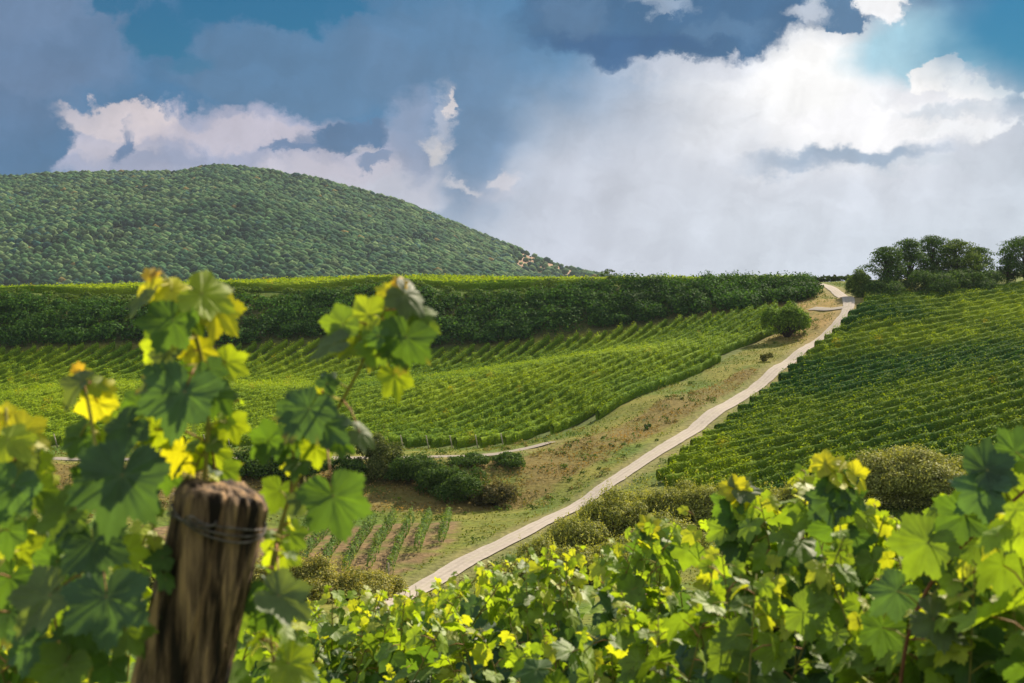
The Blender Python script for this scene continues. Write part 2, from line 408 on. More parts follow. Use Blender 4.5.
def seg_dist(pl, x, y):
    d = np.full(np.shape(x), 1e9)
    for (x1, y1), (x2, y2) in zip(pl[:-1], pl[1:]):
        t = np.clip(((x - x1) * (x2 - x1) + (y - y1) * (y2 - y1)) / ((x2 - x1) ** 2 + (y2 - y1) ** 2 + 1e-9), 0, 1)
        d = np.minimum(d, np.hypot(x - x1 - t * (x2 - x1), y - y1 - t * (y2 - y1)))
    return d
def w(px, D): return ((px - CX) / F * D, D)

# plan of the place, in metres
LEFT = np.array([(-150, 147), w(0, 147), w(380, 147), w(505, 147), w(600, 155), w(700, 176), w(785, 204), w(776, 222), w(700, 226), w(600, 228), w(520, 230), w(420, 231), w(0, 231), (-150, 231)])
RIGHT = np.array([w(650, 118.5), w(700, 135), w(775, 163), w(812, 180), w(845, 197), w(874, 214), w(950, 219), w(1024, 225), w(1130, 232), (110, 150), w(1150, 118), w(900, 103), w(760, 106)])
HEDGE = np.array([(-150, 232.5), w(0, 232.5), w(420, 232.5), w(520, 231.5), w(600, 230), w(700, 228), w(800, 222), w(818, 232), w(800, 243), w(700, 246), w(600, 248), (-150, 250)])
TERR = np.array([(-150, 251), w(600, 250), w(700, 249), w(800, 246), w(812, 262), w(805, 330), w(600, 346), (-150, 346)])
TRACK = [(-5.0, 62), (-7.2, 80), (-7.6, 87)] + [w(*p) for p in ((407, 91), (450, 95.8), (499, 101.5), (549, 109.5), (603, 119.5), (620, 123), (660, 133), (700, 145), (730, 154.3), (760, 165))] + [w(820, 190), w(843, 199), w(851, 206), w(849, 214), w(841, 226), w(828, 242), w(817, 258), w(806, 275)]
PATH = [w(-120, 133.5), w(100, 133.5), w(300, 133.5), w(400, 133.5), w(470, 134), w(520, 137), w(552, 141)]
SPUR = [w(850, 207), w(838, 206), w(826, 207), w(812, 212)]
BANKB = np.array([w(-100, 118), w(350, 118), w(450, 117), w(526, 120), w(612, 133), w(690, 149), w(760, 172), w(745, 173), w(668, 157), w(588, 141.5), w(520, 134), w(450, 131), w(-100, 131)])
PATCH = np.array([w(150, 93), w(385, 93), w(440, 100), w(462, 106), w(462, 113), w(150, 114)])

def resample(pl, step=1.0, sm=3):
    pl = np.array(pl); t = np.concatenate([[0], np.cumsum(np.hypot(*np.diff(pl, axis=0).T))])
    q = np.arange(0, t[-1], step)
    # Catmull-Rom style smoothing by repeated averaging
    x = np.interp(q, t, pl[:, 0]); y = np.interp(q, t, pl[:, 1])
    k = max(1, int(sm / step))
    for _ in range(3):
        xs = np.pad(x, k, mode='reflect', reflect_type='odd'); ys = np.pad(y, k, mode='reflect', reflect_type='odd')
        x = np.convolve(xs, np.ones(2 * k + 1) / (2 * k + 1), 'valid'); y = np.convolve(ys, np.ones(2 * k + 1) / (2 * k + 1), 'valid')
    return np.stack([x, y], 1)
TRK = resample(TRACK, .8, 5); PTH = resample(PATH, 1.0); SPR = resample(SPUR, .8)

# ------------------------------------------------------------------ ground sheet
def axis(lo, hi, step, far_lo, far_hi):
    a = list(np.arange(lo, hi + .01, step)); s = step; v = hi
    while v < far_hi: s *= 1.25; v += s; a.append(v)
    s = step; v = lo; b = []
    while v > far_lo: s *= 1.25; v -= s; b.append(v)
    return np.array(b[::-1] + a)
def build_ground():
    gx = axis(-110, 120, .85, -2800, 2800); gy = axis(84, 262, .85, -700, 2800)
    # denser strip of ground near the camera as well
    gy = np.unique(np.concatenate([gy[gy < -20], np.arange(-20, 84, 2.0), gy[gy >= 84]]))
    X, Y = np.meshgrid(gx, gy); sh = X.shape; x = X.ravel(); y = Y.ravel(); z = hgt(x, y)
    # grassy unevenness, gentle ruts
    near = (np.abs(x) < 160) & (y < 400)
    bump = (fbm(x / 3.1, y / 3.1, 5) - .5) * .35
    dt = seg_dist(TRACK, x, y)
    z = z + np.where(near, bump, 0) * sstep(1.2, 4, dt)
    n1 = fbm(x / 14, y / 14, 11); n2 = fbm(x / 3.2, y / 3.2, 21); n3 = fbm(x / 1.3, y / 1.3, 31)
    green = np.array([.06, .11, .014]); dry = np.array([.16, .155, .03]); brown = np.array([.145, .108, .035]); soil = np.array([.14, .09, .05]); lush = np.array([.04, .075, .015])
    t = np.clip((n1 * .5 + n2 * .5 - .36) * 3.4, 0, 1)[:, None]
    c = green * (1 - t) + dry * t
    def mixin(c, mask, colr, k=1.0):
        m = (np.clip(mask, 0, 1) * k)[:, None]; return c * (1 - m) + colr * m
    bank = inside(BANKB, x, y).astype(float)
    bank = bank * np.clip((n2 * .6 + n3 * .4 - .22) * 3.4, 0, .9); c = mixin(c, bank, brown, .95)
    c = mixin(c, inside(LEFT, x, y) * 1.0, lush * 1.1 + soil * .25, .9)
    c = mixin(c, inside(RIGHT, x, y) * 1.0, lush + soil * .2, .9)
    c = mixin(c, inside(PATCH, x, y) * np.clip((n3 - .3) * 5, 0, 1), soil * 1.25, .85)
    c = mixin(c, inside(HEDGE, x, y) * 1.0, soil * .45 + np.array([.02, .045, .01]), .8)
    c = mixin(c, inside(TERR, x, y) * 1.0, np.array([.07, .11, .015]), .9)
    c = mixin(c, ((y > 243) & (x < 62)) * 1.0, np.array([.06, .1, .015]), .8)
    # worn, dry ground beside the track and where it climbs over the saddle
    up = np.exp(-((x - 45) / 9) ** 2 - ((y - 205) / 34) ** 2)
    c = mixin(c, up * (n2 + .35), np.array([.3, .19, .07]), .9)
    c = mixin(c, sstep(2.6, 1.2, dt) * (n3 + .3), np.array([.2, .17, .08]), .7)
    c = mixin(c, sstep(2.2, .8, seg_dist(PATH, x, y)), np.array([.2, .16, .07]), .5)
    c = mixin(c, (y > 420) * 1.0, np.array([.06, .09, .02]), 1)
    c = mixin(c, sstep(70, 55, y), np.array([.07, .11, .025]), .8)
    nx, ny = sh[1], sh[0]; i = np.arange(nx * ny).reshape(ny, nx)
    q = np.stack([i[:-1, :-1], i[:-1, 1:], i[1:, 1:], i[1:, :-1]], -1).reshape(-1, 4)
    o = mesh_obj('ground', np.stack([x, y, z], 1), q, M_ground, None, c, True)
    tag(o, 'grassy hillsides and valley floor under the vineyards', None, None, 'structure')
build_ground()

def strip(name, pl, half, mat, label, lift=.06, cols=5, edge=.35, seed=0):
    n = len(pl); T = unit(np.gradient(pl, axis=0)); Nn = np.stack([T[:, 1], -T[:, 0]], 1)
    V = []; C = []
    for k in range(cols):
        u = (k / (cols - 1)) * 2 - 1
        jit = (fbm(np.arange(n) * .45, np.full(n, k * 9.1 + seed), seed + 3) - .5) * edge * 2 * (abs(u) > .9)
        p = pl + Nn * ((u * (half * np.ones(n)))[:, None] + (np.sign(u) * jit)[:, None])
        z = hgt(p[:, 0], p[:, 1]) + lift + (.03 if abs(u) < .9 else 0)
        V.append(np.column_stack([p, z])); 
        shade = .9 if abs(abs(u) - .5) < .1 else 1.0
        t = fbm(p[:, 0] / 3.1, p[:, 1] / 3.1, seed + 8)[:, None]
        base = np.array([.37, .325, .27]) * (1.05 - t * .18) * (.8 if name == 'dirt_path' else 1)
        if abs(u) < .13: base = base * .8 + np.array([.12, .13, .05]) * .3 * (t > .45)
        C.append(base * shade)
    V = np.stack(V, 1).reshape(-1, 3); C = np.stack(C, 1).reshape(-1, 3)
    i = np.arange(n * cols).reshape(n, cols)
    q = np.stack([i[:-1, :-1], i[1:, :-1], i[1:, 1:], i[:-1, 1:]], -1).reshape(-1, 4)
    return tag(mesh_obj(name, V, q[:, ::-1], mat, None, C, True), label, None, None, 'structure')
M_road = rough_mat('pale gravel', attr=True, scale=2.5, rough=.95, vary=.1, bump=.4, detail=9, dist=.05)
strip('track', TRK, .84, M_road, 'pale gravel farm track climbing between the two vineyards', .09, 9, .14, 1)
strip('dirt_path', PTH, .68, M_road, 'narrow dirt path along the top of the bank', .09, 5, .4, 2)
strip('side_path', SPR, .75, M_road, 'short spur leaving the track near the saddle', .11, 5, .3, 3)

# ------------------------------------------------------------------ vine rows
def tone_field(x, y):
    # vigour of the vines varies over the fields: a paler stripe runs across the upper part of the right slope
    d = (x - 66) * -.53 + (y - 196) * .848
    g = np.exp(-(d / 13) ** 2) * .3 - .1
    return fbm(x / 18, y / 18, 41) * np.where(x > 20, .8, 1) + np.where(x > 20, g * sstep(35, 62, x), 0)
def row_geo(p0, p1, H, Wd, per_m, size, base, warm, gap=.03, seed=0, vine=1.1):
    L_ = math.hypot(p1[0] - p0[0], p1[1] - p0[1]); n = int(L_ * per_m)
    if n < 6: return None
    s = rng.uniform(0, L_, n); d = np.array([p1[0] - p0[0], p1[1] - p0[1]]) / L_; nn = np.array([d[1], -d[0]])
    vid = np.floor(s / vine); ph = (s / vine - vid) - .5
    vr = _hash(vid, vid * 0 + seed, 5); vr2 = _hash(vid, vid * 0 + seed, 9)
    keep = (vr2 > gap); bulge = 1 - 1.1 * ph ** 2
    Hh = H * (.7 + .4 * vr) * (.66 + .38 * bulge); Ww = Wd * (.7 + .5 * vr) * (.65 + .4 * bulge)
    a = rng.uniform(-1.25, 1.25, n) * (np.pi / 1.6); rr = rng.uniform(.72, 1.08, n)
    off = np.sin(a) * Ww * rr; hz = H * .1 + (np.cos(a) * .5 + .5) * (Hh - H * .1) * np.where(rr > 1, 1.05, rr * .98)
    shoots = rng.random(n) < .09; hz = hz + shoots * rng.uniform(.1, .35, n) * H / 1.6
    off = off + (vnoise(s / 3.0, np.full(n, seed * 1.3), 4) - .5) * .12
    x = p0[0] + d[0] * s + nn[0] * off; y = p0[1] + d[1] * s + nn[1] * off
    z = hgt(x, y) + hz
    N_ = np.stack([nn[0] * np.sin(a), nn[1] * np.sin(a), np.cos(a) * .8 + .3], 1) + rng.normal(size=(n, 3)) * .38
    big = tone_field(x, y); t = np.clip(rng.random(n) * .55 + (big - .42) * 1.9 + (vr - .5) * .5, 0, 1)[:, None]
    c = base * (1 - t) + warm * t
    c = c * rng.uniform(.7, 1.3, (n, 1))
    sick = ((vr > .985) & (big > .5) | (_hash(vid, vid * 0 + seed, 77) > .997))
    c[sick] = c[sick] * .6 + np.array([.34, .19, .02]) * .4
    c[shoots] = c[shoots] * .5 + warm * .6
    P = np.stack([x, y, z], 1)[keep]
    cards = card_arrays(P, N_[keep], size * rng.uniform(.7, 1.3, keep.sum()), c[keep])
    # the dense inner growth of the row: one lumpy continuous body under the outer leaves
    m = max(3, int(L_ / .36)); sk = np.linspace(0, L_, m); vid = np.floor(sk / vine); ph = (sk / vine - vid) - .5
    vr = _hash(vid, vid * 0 + seed, 5); vr2 = _hash(vid, vid * 0 + seed, 9); bulge = (1 - 1.5 * ph ** 2) * np.where(vr2 > gap, 1, .35)
    prof = np.array([(-.5, .03), (-1.0, .6), (-.8, .88), (-.3, 1.0), (.3, 1.0), (.8, .88), (1.0, .6), (.5, .03)]); rows_ = []
    for j, (po, pz) in enumerate(prof):
        jt = (vnoise(sk * 2.3, np.full(m, j * 3.7 + seed), 14) - .5)
        off = po * Wd * .74 * (.75 + .35 * bulge) * (.8 + .35 * vr) + jt * .16 + (vnoise(sk / 3.0, np.full(m, seed * 1.3), 4) - .5) * .12
        hz = (pz * H * .80) * (.9 + .1 * bulge) * (.9 + .14 * vr) + jt * .12 * (pz > .5)
        xx = p0[0] + d[0] * sk + nn[0] * off; yy = p0[1] + d[1] * sk + nn[1] * off; rows_.append(np.column_stack([xx, yy, hgt(xx, yy) + hz]))
    V = np.stack(rows_, 1).reshape(-1, 3); i_ = np.arange(m * 8).reshape(m, 8)
    q = np.stack([i_[:-1, :-1], i_[:-1, 1:], i_[1:, 1:], i_[1:, :-1]], -1).reshape(-1, 4)
    q = np.vstack([q, [[i_[0, 0], i_[0, 2], i_[0, 5], i_[0, 7]], [i_[-1, 7], i_[-1, 5], i_[-1, 2], i_[-1, 0]]]])
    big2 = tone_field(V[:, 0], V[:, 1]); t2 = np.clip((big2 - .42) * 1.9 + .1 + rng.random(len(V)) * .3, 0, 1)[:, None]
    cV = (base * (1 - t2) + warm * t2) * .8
    nc = len(cards[0]); nf = len(cards[1])
    return np.vstack([cards[0], V]), np.vstack([cards[1], q + nc]), np.vstack([cards[2], cV]), nf

def clip_rows(poly, d, spacing, step=.3):
    d = np.array(d) / np.hypot(*d); nn = np.array([d[1], -d[0]])
    u = poly @ nn; v = poly @ d; out = []
    for k, uu in enumerate(np.arange(u.min() + spacing * .5, u.max(), spacing)):
        t = np.arange(v.min(), v.max(), step); x = uu * nn[0] + t * d[0]; y = uu * nn[1] + t * d[1]
        m = inside(poly, x, y); e = np.diff(np.concatenate([[0], m.astype(int), [0]]))
        for a, b in zip(np.nonzero(e == 1)[0], np.nonzero(e == -1)[0]):
            if b - a > 8: out.append(((x[a], y[a]), (x[b - 1], y[b - 1]), uu))
    return out

def stake(x, y, H, lean, r=.05):
    z = h1(x, y); g = Geo(); V, q, t = tube([(x, y, z - .1), (x + lean[0] * .5, y + lean[1] * .5, z + H * .5), (x + lean[0], y + lean[1], z + H)], [r, r, r * .9], 6); g.add(V, q, t)
    return g

def make_row(p0, p1, label, group, H, Wd, per_m, size, base, warm, seed, posts=False, gap=.03, mat=None, core=True):
    g = row_geo(p0, p1, H, Wd, per_m, size, np.array(base), np.array(warm), gap, seed)
    if g is None: return
    if not core: g = (g[0], g[1][:g[3]], g[2], g[3])
    root = empty('vine_row', (p0[0], p0[1], h1(*p0)), label, 'vine row', group)
    fo = mesh_obj('foliage', g[0], g[1], mat or M_row, root, g[2]); fo.data.materials.append(M_core)
    mi = np.zeros(len(g[1]), dtype=np.int32); mi[g[3]:] = 1; fo.data.polygons.foreach_set('material_index', mi)
    d = np.array([p1[0] - p0[0], p1[1] - p0[1]]); L_ = np.hypot(*d); d = d / L_
    for e, q in ((0, p0), (1, p1)):
        if not posts and e == 0 or e == 1: continue
        stake(q[0] - d[0] * .4, q[1] - d[1] * .4, H * .95, (d[0] * .5 * -1, d[1] * .5 * -1), .06).build('post', M_post, root)
    return root

def in_view(p0, p1, m=60):
    for t in np.linspace(0, 1, 12):
        x = p0[0] + (p1[0] - p0[0]) * t; y = p0[1] + (p1[1] - p0[1]) * t
        if y > 5 and -m < CX + F * x / y < 1024 + m: return True
    return False

def trim_view(p0, p1, m=45):
    t = np.linspace(0, 1, 200); x = p0[0] + (p1[0] - p0[0]) * t; y = p0[1] + (p1[1] - p0[1]) * t
    k = np.nonzero((CX + F * x / y > -m) & (CX + F * x / y < 1024 + m))[0]
    if len(k) < 3: return p0, p1
    return (x[k[0]], y[k[0]]), (x[k[-1]], y[k[-1]])

rowsL = [r for r in clip_rows(LEFT, (.64, 1.0), 2.15) if in_view(r[0], r[1])]
for i, (p0, p1, u) in enumerate(rowsL):
    p0, p1 = trim_view(p0, p1)
    lab = 'row of sunlit yellow-green vines in the vineyard left of the track'
    if i == len(rowsL) - 1: lab = 'outermost right-hand row of the left vineyard, beside the grassy verge'
    make_row(p0, p1, lab, 'vine rows left of the track', 1.5, .31, 95, .2, (.10, .19, .010), (.26, .355, .012), i, posts=abs(p0[1] - 147) < 1.5, gap=.02)
rowsR = [r for r in clip_rows(RIGHT, (.848, .53), 2.55) if in_view(r[0], r[1])]
for i, (p0, p1, u) in enumerate(rowsR):
    p0, p1 = trim_view(p0, p1)
    lab = 'dark green contour row of vines on the slope right of the track'
    if i == 0: lab = 'top row of the right-hand vineyard, just below the copse'
    make_row(p0, p1, lab, 'vine rows right of the track', 1.45, .31, 105, .19, (.03, .095, .012), (.25, .34, .012), 200 + i, gap=.03)
rowsT = [r for r in clip_rows(TERR, (1, 0.02), 2.6) if in_view(r[0], r[1])]
for i, (p0, p1, u) in enumerate(rowsT):
    p0, p1 = trim_view(p0, p1)
    lab = 'row of yellow-green vines on the terrace above the shrubby bank'
    make_row(p0, p1, lab, 'vine rows on the upper terrace', 1.6, .42, 16, .45, (.11, .2, .014), (.24, .32, .02), 400 + i)
# young vines in the hollow by the track
for i, (X, a, b) in enumerate(((-5.1, 103, 116), (-6.6, 101, 116), (-8.05, 95.5, 116), (-9.5, 97, 116), (-11.0, 95, 116), (-12.6, 95, 116), (-14.2, 96, 116), (-15.8, 96, 115))):
    place = ['nearest the track', 'second from the track', 'third from the track, reaching nearest the camera', 'fourth from the track', 'fifth from the track', 'sixth from the track, half hidden by scrub', 'seventh from the track, behind the foreground vine', 'farthest from the track, behind the foreground vine'][i]
    make_row((X, a - 2), (X + .1, b - 3.5), 'short row of young vines in the hollow, ' + place, 'young vine rows in the hollow', 1.4, .23, 95, .19, (.06, .12, .03), (.15, .22, .06), 600 + i, posts=i == 2, gap=.1, core=False)

# ------------------------------------------------------------------ bushes and trees
def cluster(g, c, r, n, size, base, warm, flat=1.0):
    u = unit(rng.normal(size=(n, 3))); u[:, 2] = np.where(u[:, 2] < -.45, -u[:, 2], u[:, 2])
    rr = np.where(rng.random((n, 1)) < .12, rng.uniform(1.0, 1.2, (n, 1)), rng.uniform(.6, 1.05, (n, 1))) * (.82 + .35 * fbm(u[:, 0] * 2.2 + c[0], u[:, 1] * 2.2 + u[:, 2] * 1.7 + c[1], 3)[:, None])
    P = np.array(c) + u * rr * np.array(r)
    N_ = u + rng.normal(size=(n, 3)) * .5 + np.array([0, 0, .25])
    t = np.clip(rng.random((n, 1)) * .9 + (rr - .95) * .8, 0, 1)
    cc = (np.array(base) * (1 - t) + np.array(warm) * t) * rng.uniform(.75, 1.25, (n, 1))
    v, f, c_ = card_arrays(P, N_, size * rng.uniform(.6, 1.35, n), cc); g.add(v, f, None, c_)

def bush(px, D, wpx, hpx, label, group=None, base=(.03, .06, .012), warm=(.08, .12, .02), size=.3, dens=1.0, name='bush', cat='bush', clumps=9, mat=None, xy=None, airy=False):
    X, Y = xy if xy else w(px, D); z = h1(X, Y); W2 = wpx * Y / F / 2; H = hpx * Y / F
    root = empty(name, (X, Y, z), label, cat, group); st = Geo(); g = Geo()
    for k in range(int(clumps * 1.7)):
        a = rng.uniform(0, 2 * np.pi); rd = math.sqrt(rng.random()) * .8; hh = rng.uniform(.08, .72) * (1 - .45 * rd)
        c = np.array([X + math.cos(a) * rd * W2, Y + math.sin(a) * rd * W2, z + hh * H])
        r = np.array([W2 * .33, W2 * .33, H * .24]) * rng.uniform(.6, 1.3)
        n = int(dens * 6.5 * (r[0] * r[2] * 4) / (size * size)); cluster(g, c, r, max(n, 40), size, base, warm)
        V, q, t = tube([(X, Y, z - .1), ((X + c[0]) / 2 + .05, (Y + c[1]) / 2, z + H * .2), tuple(c)], [.05 * H / 2 + .01, .035 * H / 2, .01], 5); st.add(V, q, t)
    if airy:                                                # loose upright sprays above the body
        n = int(40 * W2 * H)
        for _ in range(max(8, int(W2 * 7))):
            a = rng.uniform(0, 6.28); rd = rng.random() * .8; b0 = np.array([X + math.cos(a) * rd * W2, Y + math.sin(a) * rd * W2, z + H * .45])
            tip = b0 + np.array([rng.normal() * .25, rng.normal() * .25, H * rng.uniform(.35, .62)])
            m = 26; tt = rng.random((m, 1)); P = b0 + (tip - b0) * tt + rng.normal(size=(m, 3)) * .12 * (1.2 - tt)
            v, f, c_ = card_arrays(P, rng.normal(size=(m, 3)) + (0, 0, .5), size * .7 * rng.uniform(.6, 1.3, m), np.array(warm) * rng.uniform(.8, 1.25, (m, 1))); g.add(v, f, None, c_)
    g.build('foliage', mat or M_bush, root); st.build('stem', M_bark, root)
    return root

def tree(px, D, wpx, hpx, label, group=None, base=(.025, .05, .012), warm=(.07, .105, .02), size=.34, name='tree', clumps=16, low=.25, dens=1.0, cr=.38):
    X, Y = w(px, D); z = h1(X, Y); W2 = wpx * D / F / 2; H = hpx * D / F * .86
    root = empty(name, (X, Y, z), label, 'tree', group); tr = Geo(); g = Geo()
    lean = rng.normal(size=2) * .05 * H; top = np.array([X + lean[0], Y + lean[1], z + H * .75])
    V, q, t = tube([(X, Y, z - .3), (X + lean[0] * .3, Y + lean[1] * .3, z + H * .3), tuple(top)], [.035 * H, .024 * H, .008 * H], 8); tr.add(V, q, t)
    for k in range(clumps):
        f = (k + .5) / clumps; hh = low + (1 - low) * f * .9; a = k * 2.4 + rng.uniform(-.5, .5)
        prof = math.sin(min(1, (1.12 - f) * 1.25) * math.pi / 2); rd = rng.uniform(.2, .9) * prof
        if k == clumps - 1: rd = .1
        c = np.array([X + lean[0] * hh + math.cos(a) * rd * W2, Y + lean[1] * hh + math.sin(a) * rd * W2, z + hh * H])
        r = np.array([W2 * cr, W2 * cr, H * .1 * (cr / .38) ** .5]) * rng.uniform(.6, 1.3)
        n = int(dens * 4.6 * (r[0] * r[2] * 4) / (size * size)); cluster(g, c, r, max(n, 50), size, base, warm)
        s0 = np.array([X + lean[0] * .3, Y + lean[1] * .3, z + H * max(.12, hh * .55)])
        V, q, t = tube([tuple(s0), tuple((s0 + c) / 2 + (0, 0, .08 * H * .5)), tuple(c)], [.014 * H, .009 * H, .003 * H], 5); tr.add(V, q, t)
    g.build('crown', M_bush, root); tr.build('trunk', M_bark, root)
    return root

CT = 'trees of the copse above the right vineyard'
TREES = [(866, 216, 26, 24, 'low pale bush-like tree at the left end of the copse beside the track', .1),
         (892, 219, 44, 58, 'dark leaning tree at the left end of the copse, its crown reaching out', .12),
         (915, 224, 40, 60, 'tall dark tree second from the track in the copse', .15),
         (938, 228, 42, 59, 'tall tree in the middle of the copse with sky showing through its crown', .15),
         (962, 226, 46, 56, 'broad lighter green tree right of the middle of the copse', .15),
         (982, 230, 36, 44, 'small ragged tree at the right end of the copse', .3),
         (940, 218, 60, 26, 'low dark thicket tree filling the front of the copse', .05),
         (890, 214, 44, 26, 'low dark rounded tree at the foot of the copse near the track', .05),
         (975, 221, 50, 24, 'low dark tree under the ragged right end of the copse', .05),
         (1012, 228, 20, 36, 'small dark tree just left of the tall tree at the right edge of the picture', .1),
         (1030, 229, 52, 52, 'tall dark tree cut by the right edge of the picture', .1)]
for px, D, wp, hp, lab, low in TREES:
    lt = 'lighter' in lab or 'pale' in lab
    if hp < 35:
        bush(px - 4, D, wp * 1.2, hp * rng.uniform(.9, 1.35), lab, CT, base=(.04, .075, .018) if lt else (.028, .065, .016), warm=(.15, .22, .03) if lt else (.085, .15, .025), size=.26, clumps=16, name='tree', cat='tree')
        continue
    tree(px - 5, D, wp * 1.35, hp * 1.03, lab, CT, base=(.04, .075, .018) if lt else (.028, .065, .016), warm=(.15, .22, .03) if lt else (.085, .15, .025), low=low, clumps=34, size=.26, cr=.31)
bush(787, 196, 50, 44, 'large light green bush at the top corner of the left vineyard', base=(.07, .14, .015), warm=(.18, .27, .03), size=.3, clumps=12)
bush(771, 204, 20, 18, 'small green bush just left of the large bush at the vineyard corner', base=(.04, .08, .012), warm=(.1, .15, .02), size=.26, clumps=6)
bush(803, 203, 22, 14, 'low dark bush between the large corner bush and the track', size=.26, clumps=6)
bush(765, 178, 15, 13, 'small round bush with a dry yellow side on the verge above the brown bank', base=(.04, .06, .012), warm=(.16, .15, .03), size=.2, clumps=5)
bush(648, 144, 9, 8, 'tiny green shrub alone on the brown bank', base=(.03, .08, .02), warm=(.06, .12, .03), size=.2, clumps=3)
tree(610, 247, 22, 19, 'small feathery tree sticking up from the shrubby bank against the sky', None, base=(.04, .08, .015), warm=(.09, .13, .03), size=.26, clumps=10, low=.3)
tree(548, 246, 44, 18, 'low bushy tree on the crest of the shrubby bank left of the feathery tree', None, base=(.04, .08, .015), warm=(.09, .13, .03), size=.3, clumps=9, low=.2)
bush(918, 98, 118, 66, 'big rounded olive-green bush at the foot of the right vineyard', base=(.14, .165, .035), warm=(.33, .34, .08), size=.17, clumps=26, mat=M_scrub, dens=1.1)
# dark bushes along the bank below the dirt path
BB = 'bushes on the bank below the dirt path'
for px, D, wp, hp, lab, lt in ((262, 127, 50, 30, 'dark bush on the bank seen just right of the leaning post', 0), (305, 127, 44, 26, 'dark bush on the bank behind the large hanging vine leaf', 0), (345, 126, 40, 24, 'low dark bush on the bank left of the pale topped bush', 0),
                               (376, 127, 40, 40, 'tall bush with a pale feathery top on the bank, crossing the dirt path', 1), (410, 126, 46, 28, 'dark bush right of the pale topped bush on the bank', 0), (440, 124, 46, 30, 'dark bush in the middle of the bank row', 0),
                               (470, 122, 52, 32, 'broad dark bush near the right end of the bank row', 0), (494, 121, 34, 26, 'olive bush with dry twigs closing the bank row at the right', 2), (508, 131, 34, 12, 'low spreading green bush on the bank edge below the end of the dirt path', 0), (468, 131, 40, 10, 'low green bush hanging over the upper edge of the bank', 0)):
    b, wm = [((.028, .065, .014), (.09, .15, .025)), ((.06, .09, .02), (.15, .17, .05)), ((.06, .07, .025), (.16, .13, .05))][lt]
    bush(px, D, wp * 1.3, hp * 1.25, lab, BB, base=b, warm=wm, size=.2, clumps=14, airy=lt > 0)
# scrub either side of the lower end of the track
SG = 'scrub between the track and the foreground vines'
scrub = [(690, 104, 60, 38), (650, 103, 54, 40), (612, 101, 56, 42), (725, 102, 56, 34), (575, 97, 50, 36), (545, 92, 44, 34), (520, 88, 44, 26), (668, 95, 60, 34), (630, 90, 60, 36), (590, 88, 60, 34), (770, 100, 60, 30), (812, 99, 60, 34), (990, 100, 60, 36)]
sl_ = ['highest shrub beside the lower corner of the right vineyard', 'feathery shrub left of the vineyard corner', 'feathery shrub leaning towards the track', 'shrub in front of the lowest vineyard rows', 'pale shrub hiding the edge of the track', 'shrub where the track disappears behind scrub', 'low shrub right of the lowest bend of the track', 'darker shrub behind the yellow vine tips', 'shrub in the middle of the scrub patch', 'shrub in front of the track bend', 'shrub showing between the two highest foreground vines', 'shrub left of the big olive bush', 'shrub right of the big olive bush']
for (px, D, wp, hp), lb in zip(scrub, sl_):
    bush(px, D, wp * 1.35, hp * 1.4, 'olive-green ' + lb, SG, base=(.13, .16, .025), warm=(.34, .35, .07), size=.15, clumps=18, mat=M_scrub, airy=True, dens=.8, name='scrub_bush')
SH = 'scrub in front of the young vines'
for px, D, wp, hp, lb in ((345, 86, 80, 34, 'olive shrub with reddish stems in front of the young vines'), (312, 87, 46, 40, 'olive shrub left of the reddish one, behind the hanging leaves'), (378, 88, 46, 22, 'low brownish shrub at the right of the shrubs in front of the young vines'), (280, 88, 50, 38, 'olive shrub just right of the leaning post'), (235, 88, 60, 40, 'olive shrub behind the leaning post'), (160, 88, 70, 40, 'olive shrub behind the left foreground vine')):
    bush(px, D, wp * 1.2, hp * 1.2, lb, SH, base=(.13, .155, .025), warm=(.34, .31, .07), size=.14, clumps=16, mat=M_scrub, airy=True, dens=.8, name='scrub_bush')
# crops of trees beyond the saddle
for i, px in enumerate(range(818, 868, 8)):
    bush(px, 320, 13, 8 + (i % 3), 'tiny dark tree in the line on the skyline beyond the saddle', 'skyline trees beyond the saddle', size=.5, clumps=6, name='tree', cat='tree')

# dense growth on the steep bank between the two left-hand vineyards
def build_thicket():
    g = Geo(); n = 0
    while n < 1150:
        x = rng.uniform(-95, 60); y = rng.uniform(222, 251)
        if not inside(HEDGE, np.array([x]), np.array([y]))[0]: continue
        px = CX + F * x / y
        if px < -40: continue
        if 395 < px < 425 and y < 236: continue
        if x > 15 and y > 242: continue
        n += 1; z = h1(x, y); r = rng.uniform(1.0, 2.0) * (.5 if y > 243 else 1); 
        top = y > 243
        lt = vnoise(np.array([x / 7]), np.array([y / 7]), 71)[0] * .7 + rng.random() * .6 * (rng.random() < .4)
        b = np.array([.02, .055, .014]) * (1 + lt * .5); wmm = np.array([.07, .15, .02]) * (.6 + lt * .9)
        if top: b = np.array([.04, .085, .014]); wmm = np.array([.13, .19, .025])
        cluster(g, (x, y, z + r * .55), (r * 1.15, r * 1.15, r * (.55 if top else rng.uniform(.8, 1.15))), 170, .36 if top else .44, b, wmm)
    tag(g.build('thicket', M_bush), 'dense dark green thicket covering the steep bank between the two left vineyards', 'thicket', None, 'stuff')
build_thicket()

